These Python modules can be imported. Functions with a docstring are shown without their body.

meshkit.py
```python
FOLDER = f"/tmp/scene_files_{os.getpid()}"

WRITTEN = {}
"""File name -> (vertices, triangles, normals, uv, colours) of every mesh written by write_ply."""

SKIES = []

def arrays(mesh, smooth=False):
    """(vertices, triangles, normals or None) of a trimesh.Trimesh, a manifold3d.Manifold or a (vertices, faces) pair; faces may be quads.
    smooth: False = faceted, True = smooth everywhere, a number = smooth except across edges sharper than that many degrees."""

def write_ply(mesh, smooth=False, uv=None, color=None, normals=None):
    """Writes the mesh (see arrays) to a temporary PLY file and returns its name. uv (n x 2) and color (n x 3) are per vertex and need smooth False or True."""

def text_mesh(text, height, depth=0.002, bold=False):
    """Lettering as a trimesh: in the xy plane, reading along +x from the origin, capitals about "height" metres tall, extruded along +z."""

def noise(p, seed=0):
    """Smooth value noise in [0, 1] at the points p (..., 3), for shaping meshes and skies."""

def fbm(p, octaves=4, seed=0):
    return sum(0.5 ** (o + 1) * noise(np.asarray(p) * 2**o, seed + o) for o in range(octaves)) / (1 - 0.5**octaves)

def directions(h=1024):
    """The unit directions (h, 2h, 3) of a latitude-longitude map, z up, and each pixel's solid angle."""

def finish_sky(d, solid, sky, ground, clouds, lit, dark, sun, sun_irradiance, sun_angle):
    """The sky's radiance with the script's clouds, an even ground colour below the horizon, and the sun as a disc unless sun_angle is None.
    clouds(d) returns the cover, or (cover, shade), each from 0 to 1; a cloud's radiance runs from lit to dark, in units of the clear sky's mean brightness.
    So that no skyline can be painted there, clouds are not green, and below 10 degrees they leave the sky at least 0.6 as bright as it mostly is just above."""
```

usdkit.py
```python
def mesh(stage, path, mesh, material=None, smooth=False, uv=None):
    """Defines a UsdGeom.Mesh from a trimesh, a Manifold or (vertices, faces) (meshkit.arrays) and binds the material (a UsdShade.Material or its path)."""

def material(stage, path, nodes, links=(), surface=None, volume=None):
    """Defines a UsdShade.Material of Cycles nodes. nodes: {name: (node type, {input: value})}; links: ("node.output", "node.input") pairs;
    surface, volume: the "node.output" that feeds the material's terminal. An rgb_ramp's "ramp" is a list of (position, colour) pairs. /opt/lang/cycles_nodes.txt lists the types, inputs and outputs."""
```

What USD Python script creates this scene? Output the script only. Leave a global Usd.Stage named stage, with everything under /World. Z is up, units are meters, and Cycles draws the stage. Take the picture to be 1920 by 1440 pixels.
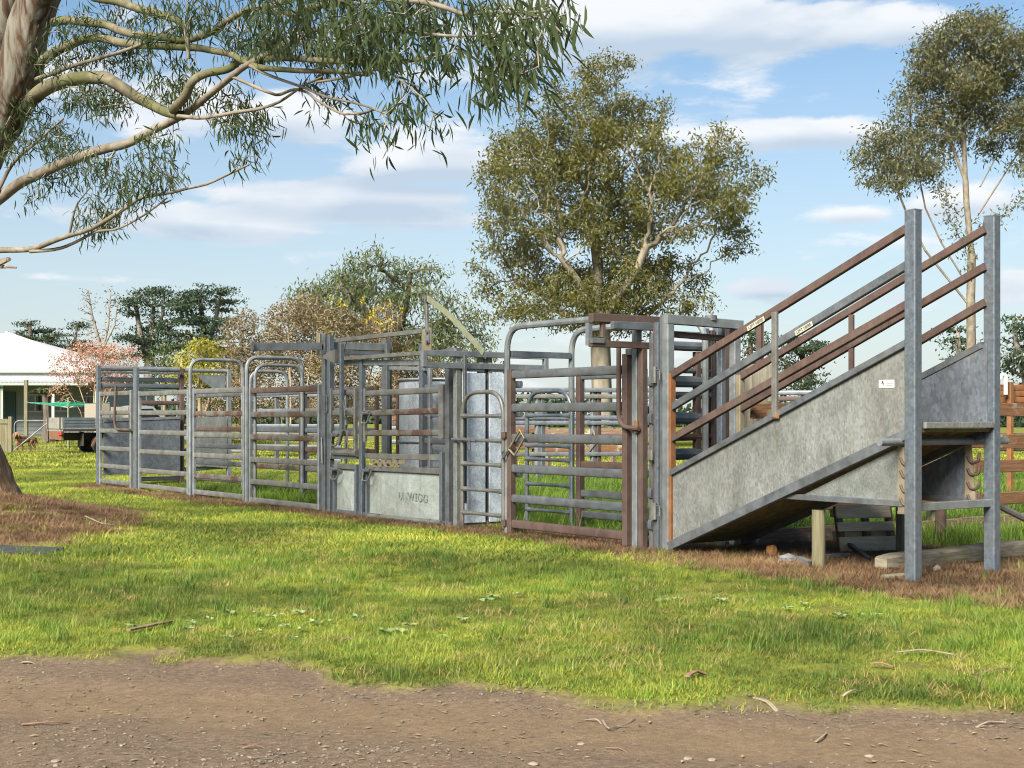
import math, random
import numpy as np, trimesh
from scipy.spatial import cKDTree
from pxr import Gf, Sdf, Usd, UsdGeom, UsdLux, UsdShade, Vt
import usdkit, meshkit

stage = Usd.Stage.CreateInMemory()
UsdGeom.SetStageUpAxis(stage, "Z"); UsdGeom.SetStageMetersPerUnit(stage, 1.0)
W = UsdGeom.Xform.Define(stage, "/World"); stage.SetDefaultPrim(W.GetPrim())
UsdGeom.Scope.Define(stage, "/World/Looks")

# ------------------------------------------------------------------ camera
EYE, FPX, CX, HY = 1.3, 2600.0, 960.0, 785.0
cam = UsdGeom.Camera.Define(stage, "/World/camera")
cam.AddTranslateOp().Set(Gf.Vec3d(0, 0, EYE)); cam.AddRotateXOp().Set(90.0)
cam.CreateHorizontalApertureAttr(36.0); cam.CreateVerticalApertureAttr(27.0)
cam.CreateFocalLengthAttr(36.0 * FPX / 1920); cam.CreateVerticalApertureOffsetAttr(36.0 * 65 / 1920)
cam.CreateClippingRangeAttr(Gf.Vec2f(0.05, 6000))
cam.CreateExposureAttr(EXPOSURE := 3.36)

# ------------------------------------------------------------------ sky and sun
SUN_AZ, SUN_EL = math.radians(-152), math.radians(37)      # azimuth from +y towards +x
sd = np.array([math.sin(SUN_AZ) * math.cos(SUN_EL), math.cos(SUN_AZ) * math.cos(SUN_EL), math.sin(SUN_EL)])
sun = UsdLux.DistantLight.Define(stage, "/World/sun")
sun.CreateIntensityAttr(0.4); sun.CreateAngleAttr(28.0); sun.CreateColorAttr(Gf.Vec3f(1.0, 0.93, 0.80)); sun.CreateNormalizeAttr(True)
sun.AddTransformOp().Set(Gf.Matrix4d(Gf.Rotation(Gf.Vec3d(0, 0, 1), Gf.Vec3d(*map(float, sd))), Gf.Vec3d(0, 0, 0)))
SKY_STRENGTH = 0.05
def sky_material():
    n = {"tc": ("texture_coordinate", {}),
         "sky": ("sky_texture", {"sky_type": "single_scattering", "sun_disc": False, "sun_elevation": SUN_EL, "sun_rotation": SUN_AZ, "altitude": 50.0, "air_density": 1.0, "aerosol_density": 0.6, "ozone_density": 2.0}),
         "sq": ("mapping", {"scale": (5.0, 5.0, 17.0)}), "sq2": ("mapping", {"scale": (5.0, 5.0, 17.0), "location": (0.0, 0.0, 0.42)}),
         "n1": ("noise_texture", {"scale": 1.0, "detail": 7.0, "roughness": 0.56, "distortion": 0.3}), "n2": ("noise_texture", {"scale": 1.0, "detail": 4.0, "roughness": 0.5, "distortion": 0.3}),
         "nd": ("noise_texture", {"scale": 3.2, "detail": 8.0, "roughness": 0.62, "distortion": 0.2}),
         }
    L = [("tc.generated", "sq.vector"), ("tc.generated", "sq2.vector"), ("sq.vector", "n1.vector"), ("sq2.vector", "n2.vector"), ("sq.vector", "nd.vector")]
    prev = None
    blobs = [(650, 372, 210, 28, 1.0), (370, 414, 200, 26, 1.0), (740, 408, 170, 18, .7), (1490, 252, 120, 20, .9), (1420, 60, 210, 38, 1.0), (1680, 45, 80, 36, .9), (545, 215, 80, 34, .9), (1440, 545, 60, 20, .8), (1150, 50, 150, 50, .95), (800, 310, 140, 26, .8), (1790, 375, 70, 22, .8), (1590, 400, 60, 15, .6), (1890, 540, 40, 22, .8), (1700, 560, 60, 20, .7), (330, 200, 120, 40, .8), (200, 525, 120, 9, .55), (80, 130, 120, 40, .7)]
    for i, (x, y, a, b, k) in enumerate(blobs):
        d = np.array([(x - CX) / FPX, 1.0, (HY - y) / FPX]); d /= np.linalg.norm(d)
        sx, sz = FPX / (a * 1.25), FPX / (b * 1.35)
        n[f"m{i}"] = ("mapping", {"scale": (sx, 1.6, sz), "location": (-d[0] * sx, -d[1] * 1.6, -d[2] * sz)})
        n[f"l{i}"] = ("vector_math", {"math_type": "length"})
        n[f"r{i}"] = ("map_range", {"range_type": "smoothstep", "from_min": 0.0, "from_max": 1.6, "to_min": 0.52 * k, "to_max": 0.0, "clamp": True})
        L += [("tc.generated", f"m{i}.vector"), (f"m{i}.vector", f"l{i}.vector1"), (f"l{i}.value", f"r{i}.value")]
        if prev:
            n[f"x{i}"] = ("math", {"math_type": "maximum"}); L += [(prev, f"x{i}.value1"), (f"r{i}.result", f"x{i}.value2")]; prev = f"x{i}.value"
        else: prev = f"r{i}.result"
        if i < 12:
            d2 = np.array([(x + 12 - CX) / FPX, 1.0, (HY - y - b * 1.15) / FPX]); d2 /= np.linalg.norm(d2); sz2 = FPX / (b * .95)
            n[f"e{i}"] = ("mapping", {"scale": (sx * .8, 1.6, sz2), "location": (-d2[0] * sx * .8, -d2[1] * 1.6, -d2[2] * sz2)}); n[f"f{i}"] = ("vector_math", {"math_type": "length"}); n[f"h{i}"] = ("map_range", {"range_type": "smoothstep", "from_min": 0.2, "from_max": 1.5, "to_min": 0.75, "to_max": 0.0, "clamp": True})
            L += [("tc.generated", f"e{i}.vector"), (f"e{i}.vector", f"f{i}.vector1"), (f"f{i}.value", f"h{i}.value")]
            if i: n[f"y{i}"] = ("math", {"math_type": "maximum"}); L += [(psh, f"y{i}.value1"), (f"h{i}.result", f"y{i}.value2")]; psh = f"y{i}.value"
            else: psh = "h0.result"
    n |= {"add": ("math", {"math_type": "add"}), "fine": ("math", {"math_type": "multiply_add", "value2": 0.62, "value3": -0.31}), "add2": ("math", {"math_type": "add"}),
          "cov": ("map_range", {"range_type": "smoothstep", "from_min": 0.55, "from_max": 0.76, "to_min": 0.0, "to_max": 0.94, "clamp": True}), "shm": ("math", {"math_type": "multiply", "value2": 0.55}), "sha": ("math", {"math_type": "add", "use_clamp": True}),
          "sh": ("math", {"math_type": "subtract"}), "shr": ("map_range", {"range_type": "smoothstep", "from_min": -0.10, "from_max": 0.13, "clamp": True}),
          "cl": ("mix_color", {"a": CLOUD_LIT, "b": CLOUD_DARK}), "mixc": ("mix_color", {}),
          "sep": ("separate_xyz", {}), "hz": ("map_range", {"from_min": 0.0, "from_max": 0.30, "to_min": 0.80, "to_max": 0.0, "clamp": True}), "hm": ("mix_color", {"b": HORIZON}),
          "tint": ("mix_color", {"blend_type": "multiply", "fac": 1.0, "b": SKYTINT}),
          "bg": ("background_shader", {"strength": SKY_STRENGTH})}
    L += [("nd.fac", "fine.value1"), ("n1.fac", "add.value1"), (prev, "add.value2"), ("add.value", "add2.value1"), ("fine.value", "add2.value2"), ("add2.value", "cov.value"),
          ("n2.fac", "sh.value1"), ("n1.fac", "sh.value2"), ("sh.value", "shr.value"), ("shr.result", "shm.value1"), ("shm.value", "sha.value1"), (psh, "sha.value2"), ("sha.value", "cl.fac"), ("cl.result", "mixc.b"), ("cov.result", "mixc.fac"),
          ("tc.generated", "sep.vector"), ("sep.z", "hz.value"), ("hz.result", "hm.fac"), ("sky.color", "tint.a"), ("tint.result", "hm.a"), ("hm.result", "mixc.a"), ("mixc.result", "bg.color")]
    return usdkit.material(stage, "/World/Looks/sky", n, L, surface="bg.background")
CLOUD_LIT, CLOUD_DARK, HORIZON, SKYTINT = (1.90, 1.94, 2.0), (1.10, 1.32, 1.58), (1.36, 1.38, 1.41), (.245, .285, .292)
dome = UsdLux.DomeLight.Define(stage, "/World/sky")
UsdShade.MaterialBindingAPI.Apply(dome.GetPrim()).Bind(sky_material())
dome.GetPrim().SetCustomDataByKey("kind", "structure")

# ------------------------------------------------------------------ placement helpers
A0 = np.array([-7.93, 26.6, 0.0]); U = np.array([0.583, -0.8125, 0.0]); U /= np.linalg.norm(U); V = np.array([-U[1], U[0], 0.0])
UP = np.array([0, 0, 1.0])
def ST(s, t, z=0.0): return A0 + U * s + V * t + UP * z          # along the race, across it, up
def PX(x, y, Y): return np.array([(x - CX) * Y / FPX, Y, EYE + (HY - y) * Y / FPX])     # a pixel's point at depth Y
def GR(x, y): Y = EYE * FPX / (y - HY); return np.array([(x - CX) * Y / FPX, Y, 0.0])      # a pixel's point on flat ground
def PF(x, y, t=0.0):                                                                      # a pixel's point on the race plane t
    d = np.array([(x - CX) / FPX, 1.0, (HY - y) / FPX]); o = np.array([0, 0, EYE])
    k = (t + (A0 - o) @ V) / (d @ V); return o + d * k
def SOF(x, t=0.0): return float((PF(x, HY, t) - A0) @ U)
def ZOF(x, y, t=0.0): return float(PF(x, y, t)[2])

_names = {}
def numbered(parent, name):
    k = (parent, name); i = _names.get(k, 0); _names[k] = i + 1
    return f"{parent}/{name}" + (f"_{i:03d}" if i else "")
_labels = []
def tag(p, label=None, cat=None, group=None, kind=None):
    for k, v in (("label", label), ("category", cat), ("group", group), ("kind", kind)):
        if v: p.SetCustomDataByKey(k, v)
    return p
class Thing:
    def __init__(self, name, label, cat, loc=(0, 0, 0), group=None, kind=None):
        self.path = numbered("/World", name); self.loc = np.array(loc, float)
        x = UsdGeom.Xform.Define(stage, self.path); x.AddTranslateOp().Set(Gf.Vec3d(*map(float, self.loc)))
        self.prim = tag(x.GetPrim(), label, cat, group, kind)
class MB:
    "collects primitives into one mesh"
    def __init__(self): self.v, self.f, self.n = [], [], 0
    def add(self, v, f):
        self.v.append(np.asarray(v, float)); self.f.append(np.asarray(f, int) + self.n); self.n += len(v); return self
    def tri(self, m): return self.add(m.vertices, m.faces)
    def arrays(self): return np.vstack(self.v), np.vstack(self.f)
    def box(self, c, size, ax=None, bev=0.0):
        ax = np.eye(3) if ax is None else np.asarray(ax); c = np.asarray(c, float); h = np.asarray(size, float) / 2
        return self.sweep([c - ax[2] * h[2], c + ax[2] * h[2]], rect(h[0], h[1], bev), ax[0], ax[1])
    def sweep(self, path, prof, ex=None, ey=None, scale=None, cap=True):
        path = np.asarray(path, float); prof = np.asarray(prof, float); m, k = len(path), len(prof)
        T = np.gradient(path, axis=0) if m > 2 else np.repeat((path[1] - path[0])[None], 2, 0)
        T /= np.linalg.norm(T, axis=1, keepdims=True) + 1e-12
        V_ = np.zeros((m, k, 3)); x = None
        for i in range(m):
            if ex is not None and m == 2: x = np.asarray(ex, float); y = np.asarray(ey, float) if ey is not None else np.cross(T[i], x)
            else:
                if x is None: x = np.asarray(ex, float) if ex is not None else (np.cross(T[i], UP) if abs(T[i][2]) < .95 else np.cross(T[i], [0, 1, 0]))
                x = x - T[i] * (x @ T[i]); x /= np.linalg.norm(x) + 1e-12; y = np.cross(T[i], x)
            s = 1.0 if scale is None else scale[i]
            V_[i] = path[i] + s * (prof[:, :1] * x + prof[:, 1:] * y)
        v = V_.reshape(-1, 3); a = np.arange(k); b = (a + 1) % k; F = []
        for i in range(m - 1):
            q = i * k
            F += [np.stack([q + a, q + b, q + k + b], 1), np.stack([q + a, q + k + b, q + k + a], 1)]
        if cap:
            o = np.arange(1, k - 1)
            F += [np.stack([0 * o, o + 1, o], 1), np.stack([0 * o, o, o + 1], 1) + (m - 1) * k]
        return self.add(v, np.vstack(F))
    def bar(self, p0, p1, w, h, bev=0.004, up=UP):
        "rectangular section: w sideways, h in the direction up"
        p0, p1 = np.asarray(p0, float), np.asarray(p1, float); d = p1 - p0; d /= np.linalg.norm(d)
        x = np.cross(d, up)
        if np.linalg.norm(x) < 1e-3: x = np.array(V)
        x /= np.linalg.norm(x); return self.sweep([p0, p1], rect(w / 2, h / 2, bev), x, np.cross(x, d) * 1.0)
    def post(self, p, z0, z1, w, d=None, bev=0.005, ax=None):
        "upright of square section standing along the race axes"
        ax = (U, V) if ax is None else ax; p = np.array([p[0], p[1], 0.0])
        return self.sweep([p + UP * z0, p + UP * z1], rect(w / 2, (d or w) / 2, bev), ax[0], ax[1])
    def rail(self, p0, p1, h=0.09, w=0.042): return self.sweep([p0, p1], oval(w / 2, h / 2), *frame(p0, p1))
    def pipe(self, path, r, k=8, scale=None): 
        a = np.arange(k) / k * 2 * math.pi; return self.sweep(path, np.stack([np.cos(a), np.sin(a)], 1) * r, scale=scale)
    def plate(self, pts, n, th):
        "a flat polygon (3-D corners in order) with thickness th along n"
        pts = np.asarray(pts, float); n = np.asarray(n, float); k = len(pts); v = np.vstack([pts - n * th / 2, pts + n * th / 2]); o = np.arange(1, k - 1); a = np.arange(k); b = (a + 1) % k
        return self.add(v, np.vstack([np.stack([0 * o, o + 1, o], 1), np.stack([0 * o, o, o + 1], 1) + k, np.stack([a, b, b + k], 1), np.stack([a, b + k, a + k], 1)]))
def rect(hx, hy, b=0.0):
    if b <= 0: return np.array([[-hx, -hy], [hx, -hy], [hx, hy], [-hx, hy]])
    b = min(b, hx * .6, hy * .6)
    return np.array([[-hx + b, -hy], [hx - b, -hy], [hx, -hy + b], [hx, hy - b], [hx - b, hy], [-hx + b, hy], [-hx, hy - b], [-hx, -hy + b]])
def oval(hx, hy, k=5):
    a = np.linspace(0, math.pi, k); up = np.stack([np.cos(a) * hx, np.sin(a) * hx + (hy - hx)], 1)
    return np.vstack([up, -up])
def frame(p0, p1):
    d = np.asarray(p1, float) - np.asarray(p0, float); d /= np.linalg.norm(d); x = np.cross(d, UP); x /= np.linalg.norm(x); return x, np.cross(x, d)
def fillet(pts, r, n=6):
    pts = [np.asarray(p, float) for p in pts]; out = [pts[0]]
    for a, b, c in zip(pts, pts[1:], pts[2:]):
        u, w = a - b, c - b; lu, lw = np.linalg.norm(u), np.linalg.norm(w); q = min(r, lu * .49, lw * .49); p, s = b + u / lu * q, b + w / lw * q
        for t in np.linspace(0, 1, n): out.append((1 - t) ** 2 * p + 2 * t * (1 - t) * b + t * t * s)
    return np.array(out + [pts[-1]])
def put(parent, name, mb, mat, label=None, kind=None, smooth=35, cat=None, group=None):
    "one Mesh prim: a part of a Thing or of a part (path string), or a top-level thing when parent is None"
    base = "/World" if parent is None else parent.path if isinstance(parent, Thing) else parent[0]
    loc = parent.loc if isinstance(parent, Thing) else (np.zeros(3) if parent is None else parent[1])
    v, f = mb.arrays() if isinstance(mb, MB) else mb
    used, f = np.unique(f, return_inverse=True); v, f = v[used], f.reshape(-1, 3)
    path = numbered(base, name)
    m = usdkit.mesh(stage, path, (v - loc, f), mat, smooth)
    tag(m.GetPrim(), label, cat, group, kind)
    return (path, loc)
def single(name, mb, mat, label, cat, group=None, kind=None, smooth=35, loc=None):
    "a top-level thing that is one mesh, with its origin at its base"
    v, f = mb.arrays() if isinstance(mb, MB) else mb
    if loc is None: loc = np.array([*(v[:, :2].min(0) + v[:, :2].max(0)) / 2, v[:, 2].min()])
    path = numbered("/World", name); m = usdkit.mesh(stage, path, (v - loc, f), mat, smooth)
    m.AddTranslateOp().Set(Gf.Vec3d(*map(float, loc))); tag(m.GetPrim(), label, cat, group, kind); return path
# ------------------------------------------------------------------ materials
LK = "/World/Looks/"
def M(name, nodes, links, surface): return usdkit.material(stage, LK + name, nodes, links, surface=surface)
def metal(name, dark, light, rust=0.0, rough=0.5, metallic=0.45, scale=7.0, spangle=0.0, stretch=(1, 1, 1), rustcol=((.034, .019, .014), (.070, .036, .024)), dirt=0.35, runs=.38):
    n = {"g": ("geometry", {}), "mp": ("mapping", {"scale": stretch}), "n1": ("noise_texture", {"scale": scale, "detail": 6.0, "roughness": 0.65}), "r1": ("rgb_ramp", {"ramp": [(0.30, dark), (0.68, light)]}),
         "n2": ("noise_texture", {"scale": 2.3, "detail": 7.0, "roughness": 0.68, "distortion": 0.4}), "m2": ("map_range", {"range_type": "smoothstep", "from_min": 0.72 - 0.5 * rust, "from_max": 0.80 - 0.5 * rust, "clamp": True}),
         "n3": ("noise_texture", {"scale": 38.0, "detail": 4.0}), "rc": ("rgb_ramp", {"ramp": [(0.3, rustcol[0]), (0.7, rustcol[1])]}),
         "mx": ("mix_color", {}), "n4": ("noise_texture", {"scale": 1.4, "detail": 5.0, "roughness": .7}), "dr": ("map_range", {"from_min": .45, "from_max": .75, "to_max": dirt, "clamp": True}), "dm": ("mix_color", {"b": (.11, .105, .075)}),
         "rg": ("map_range", {"from_min": 0.3, "from_max": 0.7, "to_min": rough - .1, "to_max": rough + .15}), "mt": ("map_range", {"to_min": metallic, "to_max": 0.0}),
         "ms": ("mapping", {"scale": (16, 16, .9)}), "n5": ("noise_texture", {"scale": 1.0, "detail": 5.0, "roughness": .7}), "sr": ("map_range", {"from_min": .50, "from_max": .72, "to_max": runs, "clamp": True}), "sm": ("mix_color", {"b": (.10, .075, .05)}),
         "b": ("bump", {"strength": 0.25, "distance": 0.004}), "p": ("principled_bsdf", {"specular_ior_level": .35})}
    L = [("g.position", "mp.vector"), ("mp.vector", "n1.vector"), ("g.position", "n2.vector"), ("g.position", "n3.vector"), ("g.position", "n4.vector"), ("n1.fac", "r1.fac"), ("n2.fac", "m2.value"), ("n3.fac", "rc.fac"),
         ("n4.fac", "dr.value"), ("dr.result", "dm.fac"), ("g.position", "ms.vector"), ("ms.vector", "n5.vector"), ("n5.fac", "sr.value"), ("sr.result", "sm.fac"), ("dm.result", "sm.a"), ("sm.result", "mx.a"), ("rc.color", "mx.b"), ("m2.result", "mx.fac"), ("mx.result", "p.base_color"), ("n1.fac", "rg.value"), ("rg.result", "p.roughness"), ("m2.result", "mt.value"), ("mt.result", "p.metallic"), ("n3.fac", "b.height"), ("b.normal", "p.normal")]
    if spangle:
        n |= {"mv": ("mapping", {"scale": (1, 1, .55)}), "v": ("voronoi_texture", {"scale": spangle}), "bw": ("rgb_to_bw", {}), "vr": ("map_range", {"to_min": .72, "to_max": 1.26}), "sp": ("mix_color", {"blend_type": "multiply", "fac": 1.0, "use_clamp": False})}
        L += [("g.position", "mv.vector"), ("mv.vector", "v.vector"), ("v.color", "bw.color"), ("bw.val", "vr.value"), ("r1.color", "sp.a"), ("vr.result", "sp.b"), ("sp.result", "dm.a")]
    else: L += [("r1.color", "dm.a")]
    return M(name, n, L, "p.BSDF")
G_LIGHT = metal("galvanised_steel", (0.117, 0.130, 0.140), (0.195, 0.213, 0.227), rust=.06)
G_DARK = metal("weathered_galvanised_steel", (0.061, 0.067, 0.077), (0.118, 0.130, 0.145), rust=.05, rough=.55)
G_RAIL = metal("galvanised_rail", (0.085, 0.085, 0.082), (0.161, 0.161, 0.153), rust=.20, rough=.55, dirt=.55)
G_RAIL_B = metal("galvanised_rail_blue", (0.069, 0.083, 0.102), (0.130, 0.150, 0.176), rust=.16, rough=.5)
G_RAIL_R = metal("galvanised_rail_rusting", (0.078, 0.073, 0.066), (0.144, 0.137, 0.126), rust=.50, rough=.6, dirt=.55)
G_POST = metal("galvanised_post", (0.064, 0.078, 0.096), (0.112, 0.133, 0.159), rust=.02, scale=26, rough=.48)
RUST = metal("rusty_steel", (0.038, 0.023, 0.020), (0.074, 0.044, 0.039), rust=.22, rough=.75, metallic=.08)
RUST_B = metal("bright_rust", (0.096, 0.033, 0.011), (0.180, 0.072, 0.021), rust=.1, rough=.8, metallic=0.0)
SHEET = metal("galvanised_sheet", (0.087, 0.093, 0.091), (0.169, 0.177, 0.174), rust=.0, scale=4, spangle=62, rough=.45, metallic=.15, stretch=(1, 1, .5))
SHEET_F = metal("fine_spangle_sheet", (0.114, 0.123, 0.119), (0.163, 0.177, 0.171), rust=.0, scale=9, spangle=140, rough=.45, metallic=.3)
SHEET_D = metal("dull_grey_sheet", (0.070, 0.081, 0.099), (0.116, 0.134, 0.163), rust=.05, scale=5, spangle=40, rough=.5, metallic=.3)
SHEET_C = metal("crush_sheet", (0.195, 0.222, 0.211), (0.269, 0.299, 0.284), rust=.02, scale=9, rough=.42, metallic=.25, spangle=160)
SHEET_B = metal("bluish_sheet", (0.355, 0.407, 0.466), (0.502, 0.567, 0.641), rust=.0, scale=5, spangle=90, rough=.42, metallic=.12, dirt=.15, runs=.2)
SHEET_DRUM = metal("drum_sheet", (.15, .175, .20), (.25, .28, .31), rust=.0, scale=4, spangle=90, rough=.45, metallic=.15, dirt=.3)
PASSIV = metal("passivated_yellow_green_steel", (0.168, 0.189, 0.119), (0.252, 0.266, 0.182), rust=.05, rough=.45, metallic=.4)
ZINCY = metal("yellow_zinc_steel", (0.165, 0.138, 0.088), (0.231, 0.198, 0.143), rust=.15, rough=.5, metallic=.4)
WHITE_ROOF = metal("white_roof_steel", (0.271, 0.275, 0.287), (0.312, 0.320, 0.332), rust=-.3, rough=.45, metallic=.0, scale=.6, dirt=.05, runs=.1)
def plain(name, col, var=.25, rough=.7, scale=12.0, metallic=0.0, bump=.2, spec=.3):
    c = np.array(col); return M(name, {"g": ("geometry", {}), "n": ("noise_texture", {"scale": scale, "detail": 5.0, "roughness": .65}), "r": ("rgb_ramp", {"ramp": [(.3, c * (1 - var)), (.7, np.minimum(c * (1 + var), .95))]}), "b": ("bump", {"strength": bump, "distance": .01}), "p": ("principled_bsdf", {"roughness": rough, "metallic": metallic, "specular_ior_level": spec})},
        [("g.position", "n.vector"), ("n.fac", "r.fac"), ("r.color", "p.base_color"), ("n.fac", "b.height"), ("b.normal", "p.normal")], "p.BSDF")
def timber(name, ramp, axis_scale, lichen=None, bump=.6):
    n = {"g": ("geometry", {}), "mp": ("mapping", {"scale": axis_scale}), "n": ("noise_texture", {"scale": 1.0, "detail": 7.0, "roughness": .7, "distortion": .6}), "r": ("rgb_ramp", {"ramp": ramp}), "n2": ("noise_texture", {"scale": 3.5, "detail": 6.0, "roughness": .7}), "lm": ("map_range", {"from_min": .56, "from_max": .66, "clamp": True, "to_max": .8 if lichen else 0.0}), "mx": ("mix_color", {"b": lichen or (0, 0, 0)}),
         "b": ("bump", {"strength": bump, "distance": .012}), "p": ("principled_bsdf", {"roughness": .85, "specular_ior_level": .2})}
    return M(name, n, [("g.position", "mp.vector"), ("mp.vector", "n.vector"), ("n.fac", "r.fac"), ("r.color", "mx.a"), ("g.position", "n2.vector"), ("n2.fac", "lm.value"), ("lm.result", "mx.fac"), ("mx.result", "p.base_color"), ("n.fac", "b.height"), ("b.normal", "p.normal")], "p.BSDF")
T_GREY = timber("weathered_grey_timber", [(.25, (0.056, 0.048, 0.036)), (.5, (0.152, 0.140, 0.108)), (.75, (0.240, 0.224, 0.176))], (38, 38, 2.5))
T_POST = timber("greenish_treated_timber", [(.25, (0.055, 0.050, 0.028)), (.5, (0.121, 0.110, 0.066)), (.75, (0.182, 0.165, 0.110))], (30, 30, 2.0), (.12, .13, .08))
T_LOG = timber("old_sleeper_timber", [(.25, (0.040, 0.036, 0.028)), (.5, (0.128, 0.112, 0.084)), (.8, (0.240, 0.216, 0.168))], (5, 5, 40), (.10, .13, .04))
T_RED = timber("faded_red_timber", [(.2, (0.045, 0.021, 0.013)), (.5, (0.108, 0.053, 0.027)), (.8, (0.149, 0.105, 0.069))], (4, 4, 45), (.19, .175, .13))
T_BRD = timber("faded_brown_board", [(.2, (0.049, 0.028, 0.021)), (.5, (0.119, 0.077, 0.056)), (.8, (0.210, 0.168, 0.133))], (4, 4, 45), (.32, .33, .22))
T_PALE = timber("pale_pallet_timber", [(.2, (0.200, 0.165, 0.110)), (.5, (0.340, 0.295, 0.210)), (.8, (0.460, 0.410, 0.320))], (5, 5, 42))
T_FLOOR = timber("mossy_floor_timber", [(.2, (.035, .03, .015)), (.5, (.10, .085, .04)), (.8, (.17, .15, .07))], (12, 3, 30))
BLACK = plain("black_plastic", (.02, .02, .022), .2, .5)
RUBBER = plain("tyre_rubber", (0.025, 0.024, 0.023), .25, .8)
WHITE = plain("white_paint", (0.351, 0.351, 0.338), .06, .5)
CREAM = plain("cream_sticker", (0.269, 0.258, 0.202), .08, .6, 30)
INK = plain("dark_ink", (.03, .03, .035), .1, .6)
STENCIL = plain("faded_stencil_ink", (.125, .15, .142), .45, .7, 60)
GREYWALL = plain("grey_weatherboard", (.17, .18, .19), .10, .7)
GUTTER = plain("grey_green_gutter", (.20, .23, .21), .08, .6)
FASCIA = plain("pale_grey_fascia", (0.300, 0.315, 0.323), .05, .6)
GLASSD = plain("dark_window_glass", (.012, .015, .02), .2, .08, spec=.6, bump=0.0)
GREENLINE = plain("green_clothes_line", (0.022, 0.225, 0.143), .1, .5)
TRAY = plain("tray_painted_steel", (0.070, 0.087, 0.098), .2, .5, 5.0)
TRAYB = plain("dirty_tray_aluminium", (0.156, 0.150, 0.132), .25, .55, 6.0)
UTE = plain("silver_vehicle_paint", (0.336, 0.352, 0.376), .05, .3, 3.0, .4, .02, .5)
BEIGE = plain("beige_toolbox", (0.216, 0.186, 0.150), .08, .6)
CHASSIS = plain("dark_chassis", (.03, .027, .024), .3, .7)
CARPORT = plain("dark_green_roof", (.03, .06, .045), .15, .6)
MUDFLAP = plain("rusty_brown_bracket", (0.120, 0.060, 0.030), .3, .8)
ROPE = plain("dirty_rope", (.10, .095, .08), .3, .9)
PLASTIC_G = plain("grey_pvc_scrap", (0.108, 0.114, 0.126), .1, .5)
ORANGE = plain("orange_fungus", (0.252, 0.120, 0.042), .3, .7, 40)
STONE = plain("road_stone", (.11, .09, .07), .45, .85, 25)
QUARTZ = plain("pale_quartz_stone", (.155, .13, .10), .2, .7, 25)
def leafmat(name, ramp, trans=.35, rough=.45, gloss=.35):
    n = {"g": ("geometry", {}), "oi": ("object_info", {}), "r": ("rgb_ramp", {"ramp": ramp}), "ns": ("noise_texture", {"scale": .55, "detail": 3.0}), "ad": ("math", {"math_type": "multiply_add", "value2": .7, "value3": -.35}), "su": ("math", {"math_type": "add", "use_clamp": True}),
         "p": ("principled_bsdf", {"roughness": rough, "specular_ior_level": gloss}), "t": ("translucent_bsdf", {}), "mx": ("mix_closure", {"fac": trans})}
    return M(name, n, [("g.position", "ns.vector"), ("ns.fac", "ad.value1"), ("g.random_per_island", "su.value1"), ("ad.value", "su.value2"), ("su.value", "r.fac"), ("r.color", "p.base_color"), ("r.color", "t.color"), ("p.BSDF", "mx.closure1"), ("t.BSDF", "mx.closure2")], "mx.closure")
L_GUM = leafmat("overhanging_gum_leaf", [(0, (.045, .065, .026)), (.5, (.10, .125, .045)), (1, (.19, .20, .065))], .5, .6, .15)
L_BIG = leafmat("big_gum_leaf", [(0, (.10, .10, .025)), (.5, (.25, .22, .045)), (.85, (.40, .30, .055)), (1, (.50, .31, .08))], .48)
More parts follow.
